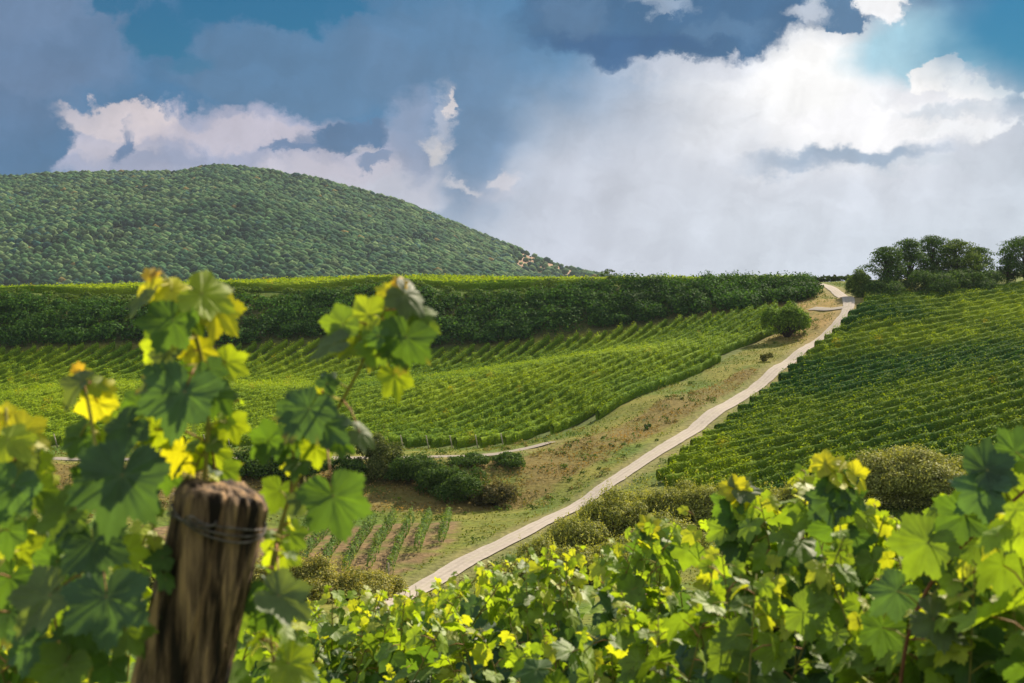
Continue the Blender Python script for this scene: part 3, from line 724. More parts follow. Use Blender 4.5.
# grass and weeds
def build_grass():
    g = Geo()
    def scatter(n, xr, yr, test, hh, c1, c2, size=.22):
        x = rng.uniform(*xr, n); y = rng.uniform(*yr, n); px = CX + F * x / y
        k = test(x, y) & (px > -30) & (px < 1054); x, y = x[k], y[k]; n = len(x)
        clump = fbm(x / 2.2, y / 2.2, 91); k = clump > rng.uniform(.3, .6, n); x, y = x[k], y[k]; n = len(x)
        z = hgt(x, y) + rng.uniform(.05, hh, n)
        t = np.clip(fbm(x / 6, y / 6, 93) * 1.8 - .4 + rng.normal(size=n) * .2, 0, 1)[:, None]
        c = (np.array(c1) * (1 - t) + np.array(c2) * t) * rng.uniform(.8, 1.2, (n, 1))
        v, f, c_ = card_arrays(np.stack([x, y, z], 1), rng.normal(size=(n, 3)) + (0, 0, .6), size * rng.uniform(.6, 1.3, n), c); g.add(v, f, None, c_)
    clear = lambda x, y: (seg_dist(TRACK, x, y) > 1.7) & (seg_dist(PATH, x, y) > 1.2) & (seg_dist(SPUR, x, y) > 1.3) & ~inside(LEFT, x, y) & ~inside(RIGHT, x, y) & ~inside(TERR, x, y)
    scatter(170000, (-60, 70), (84, 262), lambda x, y: clear(x, y) & ~inside(BANKB, x, y) & ~inside(PATCH, x, y), .2, (.05, .115, .012), (.2, .185, .03), .2)
    scatter(90000, (-60, 40), (114, 176), lambda x, y: clear(x, y) & inside(BANKB, x, y), .26, (.13, .11, .03), (.34, .21, .07), .2)
    scatter(9000, (-30, 40), (114, 160), lambda x, y: clear(x, y) & inside(BANKB, x, y) & (fbm(x / 5, y / 3, 55) > .55), .3, (.05, .09, .02), (.08, .12, .02), .3)
    scatter(30000, (-10, 12), (3, 70), lambda x, y: np.hypot(x, y) > 2.2, .2, (.06, .1, .02), (.12, .15, .03), .12)
    m = 0
    while m < 520:
        x = rng.uniform(-45, 55); y = rng.uniform(92, 215)
        if not clear(np.array([x]), np.array([y]))[0] or inside(PATCH, np.array([x]), np.array([y]))[0] or fbm(np.array([x / 6]), np.array([y / 6]), 17)[0] < .5: continue
        m += 1; r = rng.uniform(.15, .5); k = rng.random()
        b, wm = ((.05, .1, .015), (.12, .17, .03)) if k < .6 else ((.16, .14, .04), (.3, .24, .08))
        cluster(g, (x, y, h1(x, y) + r * .3), (r * 1.3, r * 1.3, r * .8), 26, .2, b, wm)
    tag(g.build('grass', M_grass), 'tufts of green and dry grass on the verges and the brown bank', 'grass', None, 'stuff')
build_grass()

# ------------------------------------------------------------------ wooded hill
RX = np.array([-900, -500, -200, 0, 60, 120, 180, 215, 260, 310, 400, 480, 540, 585, 640, 760, 1000])
RY = np.array([205, 188, 180, 180, 176, 175, 175, 168, 172, 180, 204, 237, 260, 275, 284, 296, 300])
def hill_h(px, D):
    rz = (HY - np.interp(px, RX, RY)) * 1700 / F
    base = -24.0
    t = np.clip((D - 1080) / (1700 - 1080), 0, 1); up = t ** .85
    b = np.clip((D - 1700) / 900, 0, 1); dn = 1 - .9 * (b * b * (3 - 2 * b))
    x = (px - CX) / F * D
    n = (fbm(x / 170, D / 260, 61, 4) - .5) * 34 * np.sin(np.clip(t, 0, 1) * np.pi) ** .8 * np.clip((rz - base) / 120, 0, 1)
    return base + (rz - base) * np.where(D <= 1700, up, dn) + n * (D <= 1700)
def build_hill():
    px = np.linspace(-900, 1000, 240); D = np.concatenate([np.linspace(1060, 1720, 70), np.linspace(1750, 2700, 14)])
    P, DD = np.meshgrid(px, D); x = (P - CX) / F * DD; z = hill_h(P.ravel(), DD.ravel())
    z = np.where(DD.ravel() < 1075, -60, z)
    n = fbm(x.ravel() / 60, DD.ravel() / 60, 65)[:, None]
    c = np.array([.03, .05, .02]) * (1 - n) + np.array([.05, .08, .025]) * n
    pr = P.ravel(); rock = np.clip(1.5 * np.exp(-((pr - 545) / 40) ** 2 - ((DD.ravel() - 1590) / 180) ** 2), 0, 1)[:, None]
    c = c * (1 - rock) + np.array([.26, .17, .11]) * rock
    nx, ny = len(px), len(D); i = np.arange(nx * ny).reshape(ny, nx)
    q = np.stack([i[:-1, :-1], i[:-1, 1:], i[1:, 1:], i[1:, :-1]], -1).reshape(-1, 4)
    tag(mesh_obj('hill', np.stack([x.ravel(), DD.ravel(), z], 1), q, M_ground, None, c, True), 'long rounded hill behind the vineyards', None, None, 'structure')
    # crowns of the wood: lumpy low-poly domes
    import bmesh
    bm = bmesh.new(); bmesh.ops.create_icosphere(bm, subdivisions=1, radius=1); bm.verts.ensure_lookup_table()
    base = np.array([v.co[:] for v in bm.verts]); fc = np.array([[v.index for v in f.verts] for f in bm.faces]); bm.free()
    kinds = []
    for k in range(8):
        r = 1 + (fbm(base[:, 0] * 2.1 + k * 7, base[:, 1] * 2.1 + base[:, 2] * 1.3, 70 + k, 3) - .5) * .9 + rng.normal(size=len(base)) * .07
        kinds.append(base * r[:, None])
    n = 56000; pxs = rng.uniform(-70, 640, n * 2); Ds = 1085 + (1740 - 1085) * rng.random(n * 2) ** .9
    dens = np.where(np.exp(-((pxs - 547) / 34) ** 2 - ((Ds - 1590) / 170) ** 2) > .3, .08, 1.0)
    xx_ = (pxs - CX) / F * Ds; dens = dens * np.where(fbm(xx_ / 45, Ds / 60, 83, 3) < .36, .25, 1)
    ok = rng.random(n * 2) < dens; pxs, Ds = pxs[ok][:n], Ds[ok][:n]; n = len(pxs)
    x = (pxs - CX) / F * Ds; z = hill_h(pxs, Ds)
    Vs = []; Fs = []; Cs = []; off = 0
    big = fbm(x / 90, Ds / 90, 81); 
    rad = np.minimum(rng.lognormal(np.log(2.6), .45, n), 5.0)
    kk = rng.integers(0, 8, n); ang = rng.uniform(0, 6.28, n); cs, sn = np.cos(ang), np.sin(ang)
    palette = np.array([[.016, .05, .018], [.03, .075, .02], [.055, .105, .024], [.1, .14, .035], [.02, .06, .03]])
    for i in range(n):
        b = kinds[kk[i]]; r = rad[i]
        v = np.empty_like(b); v[:, 0] = (b[:, 0] * cs[i] - b[:, 1] * sn[i]) * r + x[i]; v[:, 1] = (b[:, 0] * sn[i] + b[:, 1] * cs[i]) * r + Ds[i]; v[:, 2] = b[:, 2] * r * .8 + z[i] + r * .6
        Vs.append(v); Fs.append(fc + off); off += len(b)
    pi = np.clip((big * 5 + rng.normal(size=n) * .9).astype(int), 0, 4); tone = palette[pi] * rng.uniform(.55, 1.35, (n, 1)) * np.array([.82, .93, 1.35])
    tone[rng.random(n) < .008] = (.14, .11, .03)
    Cs = np.repeat(tone, len(base), axis=0)
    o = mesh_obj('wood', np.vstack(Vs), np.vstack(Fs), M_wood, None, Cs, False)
    tag(o, 'unbroken broadleaf wood covering the hill behind the vineyards', 'wood', None, 'stuff')
build_hill()

# ------------------------------------------------------------------ grape leaves of the foreground
KA = np.array([0, 12, 25, 38, 50, 63, 78, 92, 105, 118, 132, 150, 166, 176, 180]); KR = np.array([1, .88, .67, .8, .95, .82, .63, .72, .83, .74, .66, .62, .5, .28, .06])
def leaf_template(na, rings):
    a = np.linspace(-180, 180, na, endpoint=False); r = np.interp(np.abs(a), KA, KR)
    idx = np.arange(na); tooth = np.where(idx % 2 == 0, 1.045, .95); r = r * np.where(np.abs(a) > 172, 1, tooth)
    th = np.radians(90 - a); V = [(0, 0, 0)]; vein = [1.0]
    tips = np.array([0, 50, -50, 105, -105])
    for k in range(1, rings + 1):
        f = k / rings
        for j in range(na):
            rr = r[j] * f; near = np.min(np.abs(a[j] - tips)); vv = max(0, 1 - near / (360 / na * .9)) * (1 - .75 * f)
            pucker = .016 * math.cos(np.radians(np.min(np.abs(a[j] - tips)) * 7.2)) * math.sin(f * math.pi * .8)
            V.append((rr * math.cos(th[j]), rr * math.sin(th[j]), -pucker + .012 * (j % 3 - 1) * f + .035 * (_hash(np.array(j), np.array(k), 3) - .5))); vein.append(vv)
    V = np.array(V); V[:, 1] -= .0
    t = [(0, 1 + (j + 1) % na, 1 + j) for j in range(na)]; q = []
    for k in range(1, rings):
        for j in range(na):
            j2 = (j + 1) % na; q.append((1 + (k - 1) * na + j, 1 + (k - 1) * na + j2, 1 + k * na + j2, 1 + k * na + j))
    return V, np.array(q), np.array(t), np.array(vein)
LEAF_HI = leaf_template(72, 4); LEAF_LO = leaf_template(36, 2)
TONES = {'yellow': (.30, .34, .035), 'lime': (.20, .29, .03), 'light': (.12, .19, .03), 'mid': (.07, .135, .03), 'dark': (.055, .11, .05), 'pale': (.10, .14, .055), 'orange': (.45, .3, .05)}

def leaf_mat():
    m, nt, N, L = new_mat('grape leaf')
    at = N.new('ShaderNodeAttribute'); at.attribute_name = 'tone'
    ve = N.new('ShaderNodeAttribute'); ve.attribute_name = 'vein'
    ge = N.new('ShaderNodeNewGeometry'); no = N.new('ShaderNodeTexNoise'); no.inputs['Scale'].default_value = 38; no.inputs['Detail'].default_value = 5
    L.new(ge.outputs['Position'], no.inputs['Vector'])
    mr = N.new('ShaderNodeMapRange'); L.new(no.outputs[0], mr.inputs[0]); mr.inputs[1].default_value = .3; mr.inputs[2].default_value = .7; mr.inputs[3].default_value = .78; mr.inputs[4].default_value = 1.2
    sc = N.new('ShaderNodeVectorMath'); sc.operation = 'SCALE'; L.new(at.outputs['Color'], sc.inputs[0]); L.new(mr.outputs[0], sc.inputs['Scale'])
    pw = N.new('ShaderNodeMath'); pw.operation = 'POWER'; L.new(ve.outputs['Fac'], pw.inputs[0]); pw.inputs[1].default_value = 3
    pm = N.new('ShaderNodeMath'); pm.operation = 'MULTIPLY'; L.new(pw.outputs[0], pm.inputs[0]); pm.inputs[1].default_value = .4
    mx = N.new('ShaderNodeMix'); mx.data_type = 'RGBA'; L.new(pm.outputs[0], mx.inputs[0]); L.new(sc.outputs[0], mx.inputs[6]); mx.inputs[7].default_value = (.22, .27, .09, 1)
    # the underside of a vine leaf is paler and duller
    bk = N.new('ShaderNodeMix'); bk.data_type = 'RGBA'; bf = N.new('ShaderNodeMath'); bf.operation = 'MULTIPLY'; bf.inputs[1].default_value = .25
    L.new(ge.outputs['Backfacing'], bf.inputs[0]); L.new(bf.outputs[0], bk.inputs[0]); L.new(mx.outputs[2], bk.inputs[6]); bk.inputs[7].default_value = (.14, .19, .07, 1)
    p = N.new('ShaderNodeBsdfPrincipled'); L.new(bk.outputs[2], p.inputs['Base Color']); p.inputs['Specular IOR Level'].default_value = .32
    ro = N.new('ShaderNodeMapRange'); L.new(no.outputs[0], ro.inputs[0]); ro.inputs[3].default_value = .45; ro.inputs[4].default_value = .72; L.new(ro.outputs[0], p.inputs['Roughness'])
    bu = N.new('ShaderNodeBump'); bu.inputs['Strength'].default_value = .5; bu.inputs['Distance'].default_value = .004; L.new(no.outputs[0], bu.inputs['Height']); L.new(bu.outputs[0], p.inputs['Normal'])
    tm = N.new('ShaderNodeVectorMath'); tm.operation = 'MULTIPLY'; L.new(sc.outputs[0], tm.inputs[0]); tm.inputs[1].default_value = (2.1, 2.0, .45)
    tr = N.new('ShaderNodeBsdfTranslucent'); L.new(tm.outputs[0], tr.inputs[0])
    ms = N.new('ShaderNodeMixShader'); ms.inputs[0].default_value = .42; L.new(p.outputs[0], ms.inputs[1]); L.new(tr.outputs[0], ms.inputs[2])
    o = N.new('ShaderNodeOutputMaterial'); L.new(ms.outputs[0], o.inputs[0]); return m
M_leaf = leaf_mat()

def add_leaf(g, pos, tip, nrm, size, tone, hi=False, attach=None, stem=None):
    """size = width of the blade in metres; pos = where blade meets its stalk"""
    V, q, t, vein = LEAF_HI if hi else LEAF_LO
    nrm = unit(np.array(nrm, float)); tip = np.array(tip, float); tip = tip - nrm * (tip @ nrm); tip = unit(tip); sx = np.cross(tip, nrm)
    v = V.copy(); cup = rng.normal() * .18 + .14; droop = rng.uniform(.0, .5); tw = rng.normal() * .18
    v[:, 2] += -droop * np.maximum(v[:, 1], 0) ** 2 + cup * v[:, 0] ** 2 * np.sign(rng.random() - .35) + tw * v[:, 0] * v[:, 1]
    v[:, 2] += .09 * np.sin(v[:, 0] * 5 + rng.uniform(0, 6)) * np.abs(v[:, 1])
    v[:, 0] *= rng.uniform(.88, 1.08)
    s = size / 1.55
    wv = np.array(pos) + (v[:, :1] * sx + v[:, 1:2] * tip + v[:, 2:3] * nrm) * s
    c = np.array(TONES[tone] if isinstance(tone, str) else tone) * rng.uniform(.82, 1.2)
    edge = np.clip(np.linalg.norm(V[:, :2], axis=1), 0, 1)[:, None]
    cc = c * (1 + .0 * edge)
    if rng.random() < .05: cc = cc * (1 - .5 * (edge > .9)) + np.array([.25, .16, .04]) * .5 * (edge > .9)   # dry margins
    g.add(wv, q, t, cc, vein)
    if attach is not None and stem is not None:
        a = np.array(attach); p = np.array(pos); mid = (a + p) / 2 + np.array([0, 0, .12 * np.linalg.norm(p - a)])
        Vt, qt, tt = tube([a, mid, p], [.0017, .0014, .0012], 5); stem.add(Vt, qt, tt, (.3, .28, .06) if rng.random() < .5 else (.3, .16, .07))

def P3(px, py, D): return np.array([(px - CX) / F * D, D, -(py - HY) / F * D])

def smooth_path(pts, n=26):
    pts = np.array(pts, float); t = np.linspace(0, 1, len(pts)); q = np.linspace(0, 1, n)
    out = np.stack([np.interp(q, t, pts[:, k]) for k in range(3)], 1)
    for _ in range(4): out[1:-1] = (out[:-2] + out[1:-1] * 2 + out[2:]) / 4
    return out

def auto_shoot(root, path, size, step=.055, hi=False, young=.3, tone_bias=0., rad=.0038, ccol=(.2, .2, .05)):
    """a cane with alternate leaves on stalks, small and yellow at the tip"""
    st = Geo(); lf = Geo(); path = smooth_path(path, 24)
    n = len(path); V, q, t = tube(path, np.linspace(rad, rad * .35, n), 6)
    f = np.linspace(0, 1, n).repeat(6); cc = np.vstack([np.array([.2, .1, .05])[None] * (1 - f[:, None]) + np.array(ccol)[None] * f[:, None], [[.2, .1, .05], list(ccol)]]); st.add(V, q, t, cc)
    seg = np.linalg.norm(np.diff(path, axis=0), axis=1); cum = np.concatenate([[0], np.cumsum(seg)]); L_ = cum[-1]
    s = .03; k = 0; side = rng.uniform(0, 6.28)
    while s < L_:
        p = np.array([np.interp(s, cum, path[:, j]) for j in range(3)]); left = L_ - s
        ys = min(1, .34 + left / .3); a = side + k * math.pi + rng.normal() * .6
        out = np.array([math.cos(a), math.sin(a), 0]); out[1] *= .9
        pet = size * rng.uniform(.35, .75) * ys
        base = p + out * pet + np.array([0, 0, pet * rng.uniform(-.1, .6)])
        nr = out * rng.uniform(.1, .9) + np.array([rng.normal() * .35 + .12, rng.normal() * .35 - .15, rng.uniform(.15, 1.0)])
        tip = out * rng.uniform(.4, 1) + np.array([rng.normal() * .3, rng.normal() * .3, rng.uniform(-1.1, .2)])
        yf = max(0, 1 - left / young) if young > 0 else 0
        r_ = rng.random()
        if yf > .6 + .35 * rng.random() : tone = 'yellow' if r_ < .6 else 'lime'
        elif yf > .25: tone = 'lime' if r_ < .4 else ('yellow' if r_ < .48 else 'light')
        else:
            r_ = r_ + tone_bias; tone = 'dark' if r_ < .42 else ('mid' if r_ < .76 else ('light' if r_ < .92 else ('lime' if r_ < .98 else 'yellow')))
        add_leaf(lf, base, tip, nr, size * ys * rng.uniform(.7, 1.2), tone, hi, p, st)
        s += step * rng.uniform(.6, 1.4) * (.6 if left < .15 else 1); k += 1
    sh = st.build('shoot', M_cane, root, True); o = lf.build('leaves', M_leaf, sh, True, 'vein')
    return sh

def vine_root(x, y, label, group, head):
    z = h1(x, y); root = empty('grapevine', (x, y, z), label, 'grapevine', group)
    g = Geo(); pts = [(x, y, z - .15)]; n = 7
    for k in range(1, n): pts.append((x + rng.normal() * .02, y + rng.normal() * .02, z + head * k / (n - 1)))
    V, q, t = tube(smooth_path(pts, 16), np.linspace(.034, .02, 16) * (1 + .15 * rng.normal(size=16)), 9); g.add(V, q, t)
    g.build('trunk', M_bark, root, True); return root, np.array(pts[-1])

# ---- the vine at the left, around the leaning post: two long shoots with leaves placed one by one
def built_shoot(root, path, leaves, rad=.004, D0=None):
    st = Geo(); lf = Geo(); pth = smooth_path(path, 30); V, q, t = tube(pth, np.linspace(rad, rad * .4, 30), 7); st.add(V, q, t, (.26, .24, .06))
    for (px, py, wd, D, ang, nx, nz, tone) in leaves:
        c = P3(px, py, D); a = R(ang); tip = np.array([math.sin(a), 0, math.cos(a)]); nr = np.array([nx, -1.0, nz]); size = wd * D / F * .87
        pos = c - tip * size * .25
        k = np.argmin(np.linalg.norm(pth - pos, axis=1) + np.abs(np.arange(30) / 30 - .0) * 0)
        add_leaf(lf, pos, tip, nr, size, {'yellow': (.44, .43, .03), 'lime': (.27, .35, .03)}.get(tone, tone), True, pth[k], st)
    sh = st.build('shoot', M_cane, root, True); lf.build('leaves', M_leaf, sh, True, 'vein'); return sh

rootL, headL = vine_root(-.52, 1.86, 'large grapevine wrapped round the leaning post at the lower left, two shoots rising high', 'foreground grapevines', 1.0)
# angle: direction of the leaf tip in the view, clockwise from straight up
tallA = [P3(205, 640, 1.95), P3(196, 560, 1.93), P3(205, 480, 1.9), P3(210, 400, 1.86), P3(196, 330, 1.84), P3(172, 285, 1.83), P3(158, 268, 1.83)]
leavesA = [(152, 272, 22, 1.82, 20, .3, .5, 'orange'), (140, 286, 44, 1.81, -60, -.5, .7, 'yellow'), (178, 284, 44, 1.85, 60, .5, .9, 'yellow'), (180, 296, 46, 1.82, 120, .2, 1.0, 'yellow'), (215, 300, 66, 1.8, 115, .5, .9, 'lime'), (226, 318, 60, 1.84, 130, .6, .5, 'yellow'),
           (135, 308, 50, 1.78, -130, -1.2, 1.6, 'pale'), (152, 316, 56, 1.8, -90, -.2, .8, 'light'), (168, 334, 66, 1.78, 200, -.1, .5, 'mid'), (196, 322, 46, 1.82, 150, .5, .4, 'light'), (150, 352, 48, 1.86, 230, -.4, .3, 'lime'), (165, 362, 50, 1.8, 210, -.7, .9, 'pale'),
           (206, 352, 40, 1.86, 100, .4, .3, 'yellow'), (214, 376, 38, 1.8, 150, .1, .1, 'dark'), (236, 366, 46, 1.88, 110, .6, .4, 'lime'), (188, 350, 24, 1.83, 30, .2, .4, 'yellow'), (148, 386, 50, 1.79, 250, -.5, 1.3, 'pale'), (182, 384, 50, 1.86, 170, .1, .2, 'mid'), (181, 412, 92, 1.76, 190, -.1, .5, 'dark'),
           (224, 402, 46, 1.85, 140, .5, .3, 'mid'), (234, 432, 40, 1.9, 160, .4, .1, 'lime'), (128, 404, 46, 1.86, 260, -.3, .4, 'mid'), (120, 436, 62, 1.78, 220, -.4, .8, 'dark'), (152, 440, 50, 1.88, 190, 0, .2, 'lime'), (212, 458, 52, 1.92, 160, .4, .3, 'lime'), (178, 462, 52, 1.92, 200, 0, 0, 'yellow'), (230, 474, 40, 1.98, 120, .5, .2, 'light'),
           (160, 480, 44, 1.95, 230, -.2, .2, 'mid'), (196, 506, 40, 2.0, 200, 0, .2, 'lime')]
built_shoot(rootL, tallA, leavesA)
tallB = [P3(262, 640, 1.98), P3(272, 560, 1.98), P3(290, 492, 1.96), P3(318, 440, 1.94), P3(352, 385, 1.92), P3(380, 325, 1.9), P3(392, 285, 1.9)]
leavesB = [(384, 286, 22, 1.9, -20, -.2, .5, 'yellow'), (401, 280, 20, 1.89, 20, .2, .4, 'orange'), (396, 292, 18, 1.9, 60, .2, .4, 'yellow'), (356, 312, 58, 1.9, -75, -.3, .7, 'lime'), (334, 332, 54, 1.87, 230, -.5, .6, 'light'), (414, 302, 54, 1.88, 130, .8, .8, 'pale'), (422, 322, 60, 1.9, 120, .2, .9, 'light'), (396, 318, 46, 1.93, 170, 0, .5, 'mid'),
           (404, 352, 68, 1.85, 190, .1, .3, 'mid'), (376, 356, 50, 1.86, 200, -.2, .5, 'light'), (322, 346, 56, 1.84, 262, -.6, 1.8, 'pale'), (342, 348, 46, 1.88, 250, -.2, 1.0, 'lime'), (372, 334, 32, 1.84, 290, -.3, .6, 'mid'), (398, 386, 50, 1.9, 160, .7, .2, 'lime'), (408, 342, 40, 1.9, 110, .2, .6, 'mid'),
           (302, 424, 76, 1.84, 205, -.2, .6, 'dark'), (334, 432, 58, 1.86, 130, .3, .6, 'dark'), (288, 402, 46, 1.88, 280, -.2, .8, 'dark'), (318, 396, 40, 1.9, 10, .0, .5, 'mid'), (330, 378, 30, 1.9, 30, .1, .4, 'dark'), (306, 396, 36, 1.86, 330, .1, .6, 'light'), (368, 436, 40, 1.88, 110, .8, 1.0, 'pale'), (258, 446, 54, 1.88, 240, -.4, .3, 'mid'),
           (282, 448, 46, 1.9, 190, -.2, .3, 'dark'), (316, 456, 40, 1.92, 170, .2, .2, 'lime'), (346, 446, 34, 1.92, 120, .2, .4, 'mid'), (338, 514, 84, 1.8, 165, .1, .3, 'mid'), (300, 492, 46, 1.84, 330, -.6, .5, 'pale'), (276, 500, 44, 2.0, 200, .1, .2, 'light'),
           (292, 604, 72, 1.8, 120, .4, .9, 'pale'), (262, 616, 60, 1.9, 215, -.1, .4, 'mid'), (300, 668, 56, 1.9, 110, .3, .8, 'lime'), (282, 560, 48, 2.02, 180, .2, .2, 'lime'), (296, 540, 40, 2.0, 130, .4, .4, 'light')]
built_shoot(rootL, tallB, leavesB)
lowC = [P3(90, 690, 1.8), P3(96, 620, 1.78), P3(104, 540, 1.76), P3(98, 460, 1.76), P3(88, 400, 1.78), P3(80, 372, 1.8)]
leavesC = [(80, 370, 26, 1.8, 10, 0, .5, 'yellow'), (78, 366, 16, 1.8, 0, 0, .2, 'orange'), (74, 392, 54, 1.76, 220, -.7, 1.4, 'pale'), (98, 384, 36, 1.8, 90, .5, .8, 'lime'), (94, 412, 46, 1.84, 200, 0, .3, 'yellow'), (108, 384, 26, 1.82, 40, .3, .4, 'yellow'),
           (70, 440, 50, 1.8, 250, -.3, .5, 'mid'), (100, 452, 56, 1.82, 180, 0, .2, 'lime'), (118, 500, 116, 1.68, 190, 0, .45, 'dark'), (74, 486, 60, 1.8, 260, -.5, .6, 'mid'), (150, 500, 40, 1.8, 110, .4, .4, 'dark'), (56, 520, 66, 1.74, 240, -.3, .7, 'light'), (96, 560, 90, 1.72, 170, .1, .6, 'dark'), (46, 570, 60, 1.76, 230, -.3, .2, 'mid'),
           (130, 560, 50, 1.82, 150, .3, .3, 'lime'), (40, 612, 88, 1.68, 210, -.2, .9, 'pale'), (108, 618, 96, 1.66, 175, .1, .7, 'dark'), (78, 640, 60, 1.72, 200, 0, .5, 'mid'), (20, 650, 70, 1.72, 240, -.2, .4, 'dark'), (132, 640, 54, 1.7, 150, .5, .4, 'light'), (60, 680, 70, 1.7, 200, 0, .5, 'light'), (110, 676, 50, 1.75, 180, 0, .2, 'mid')]
built_shoot(rootL, lowC, leavesC)
lowD = [P3(-20, 690, 1.8), P3(-10, 600, 1.78), P3(0, 500, 1.76), P3(8, 440, 1.76), P3(6, 408, 1.78)]
leavesD = [(4, 408, 30, 1.78, 0, 0, .5, 'yellow'), (-4, 424, 44, 1.78, 250, -.4, .8, 'yellow'), (32, 436, 58, 1.76, 100, .3, .9, 'yellow'), (16, 450, 62, 1.74, 140, 0, 1.1, 'lime'), (20, 470, 70, 1.8, 180, 0, 1.0, 'pale'), (44, 464, 40, 1.8, 110, .4, .5, 'lime'), (8, 500, 70, 1.7, 200, .1, .2, 'dark'), (40, 500, 50, 1.82, 150, .3, .3, 'light'),
           (0, 540, 60, 1.8, 220, -.3, .4, 'mid'), (24, 560, 50, 1.86, 170, 0, .2, 'lime'), (6, 590, 60, 1.8, 200, 0, .5, 'mid'), (10, 625, 60, 1.8, 180, 0, .7, 'dark')]
built_shoot(rootL, lowD, leavesD)

# smaller leaves and young side growth among the big ones
for (pa, pb) in (((150, 660), (140, 470)), ((60, 660), (50, 480)), ((215, 470), (195, 340)), ((118, 470), (110, 395)), ((290, 500), (325, 390)), ((20, 620), (20, 450)), ((275, 683), (285, 520)), ((225, 540), (235, 400))):
    a_, b_ = P3(*pa, 1.9), P3(*pb, 1.9); auto_shoot(rootL, [a_, (a_ + b_) / 2 + (rng.normal() * .02, rng.normal() * .03, 0), b_], .05, .022, True, young=.12, tone_bias=.28, rad=.002)
# fill behind: the same row carrying on away from the camera at the left
def vine(x, y, label, group, tops, size=.1, hi=False, step=.055, head=.75, bias=0.):
    root, hd = vine_root(x, y, label, group, head)
    for tp in tops:
        tp = np.array(tp); side = np.array([rng.normal() * .12, rng.normal() * .1, 0])
        base = hd + np.array([(tp[0] - hd[0]) * .5, (tp[1] - hd[1]) * .5, rng.uniform(-.25, .05)])
        base[2] = min(base[2], tp[2] - .25)
        mid = (base + tp) / 2 + side; auto_shoot(root, [base, mid, tp], size, step, hi, tone_bias=bias)
    return root

FG = 'foreground grapevines'
def outline(px):
    X_ = [230, 300, 350, 400, 450, 500, 560, 600, 650, 690, 730, 770, 815, 850, 880, 905, 935, 960, 990, 1030, 1080]
    Y_ = [622, 600, 584, 588, 574, 556, 538, 532, 522, 506, 490, 492, 462, 470, 505, 520, 512, 485, 456, 440, 440]
    return np.interp(px, X_, Y_)
def rowD(px): return np.interp(px, [230, 400, 600, 800, 1024, 1080], [6.2, 5.4, 4.4, 3.5, 2.7, 2.6])
marks = ['with small leaves at the far left end of the row, behind the post', 'with small leaves just below the end of the track', 'spreading below the bend of the track', 'with yellow tips below the scrub and the track', 'with bright tips in front of the olive scrub', 'with two bright yellow leaf clusters near the middle of the row',
         'rising to a tall yellow-tipped shoot in front of the lower right vineyard', 'dipping low in front of the big olive bush', 'tall and dark at the right edge of the picture']
pxs = np.linspace(262, 1040, 9)
for k, pxc in enumerate(pxs):
    D = rowD(pxc); X, Y = w(pxc, D); half = (pxs[1] - pxs[0]) / 2 + 10
    tops = []
    nsh = 15 if D > 4.5 else 12
    for j in range(nsh):
        px = pxc + rng.uniform(-half, half); dd = rowD(px) + rng.normal() * .16
        drop = abs(rng.normal()) * 30 if j % 2 else rng.uniform(0, 10)
        tops.append(P3(px, outline(px) + 2 + drop, dd))
    tops = [t for t in tops]
    vine(X, Y, 'leafy grapevine ' + marks[k], FG, tops, size=.092 if D > 3.8 else .108, hi=D < 3.6, step=.04 if D > 3.8 else .045, head=.85)
    # skirts of the same row: a second plant in front and lower
marks2 = ['low leafy grapevine along the bottom edge, left of the middle', 'low leafy grapevine along the bottom edge under the lower end of the track', 'low leafy grapevine along the bottom edge below the scrub', 'low leafy grapevine along the bottom edge below the yellow leaf clusters', 'low leafy grapevine along the bottom edge below the tall yellow-tipped shoot', 'low leafy grapevine filling the bottom right corner']
for k, pxc in enumerate(np.linspace(300, 1010, 6)):
    D = rowD(pxc) * .8; X, Y = w(pxc, D); tops = []
    for j in range(11):
        px = pxc + rng.uniform(-80, 80); tops.append(P3(px, outline(px) + rng.uniform(55, 130), D + rng.normal() * .12))
    vine(X, Y, marks2[k], FG, tops, size=.094, hi=D < 3.6, step=.04, head=.6, bias=-.05)
for pxc, D, lab in ((338, 4.9, 'grapevine at the bottom edge right of the post, in front of the olive shrub'), (412, 4.7, 'grapevine whose tips cover the place where the track disappears')):
    X, Y = w(pxc, D); tops = [P3(pxc + rng.uniform(-58, 58), rng.uniform(586, 612) if j % 2 else rng.uniform(606, 655), D + rng.normal() * .2) for j in range(20)]
    vine(X, Y, lab, FG, tops, size=.1, step=.042, head=.8)
# left side, behind the leaves placed by hand
for (px, D, lab, tl) in ((40, 2.5, 'grapevine behind the left shoots at the left edge', [(-10, 470), (20, 500), (60, 520), (0, 560), (40, 590), (80, 560), (20, 640), (70, 640), (-10, 620)]),
                         (140, 2.6, 'grapevine filling the space just left of the leaning post', [(90, 520), (120, 480), (160, 500), (140, 540), (110, 590), (165, 580), (100, 640), (150, 640), (180, 540)]),
                         (262, 2.9, 'grapevine filling the space just right of the leaning post', [(240, 560), (262, 600), (285, 590), (300, 620), (250, 630), (275, 640), (235, 600)])):
    X, Y = w(px, D); vine(X, Y, lab, FG, [P3(a, b, D + rng.normal() * .15) for a, b in tl], size=.085, step=.05, head=.8, bias=.22)
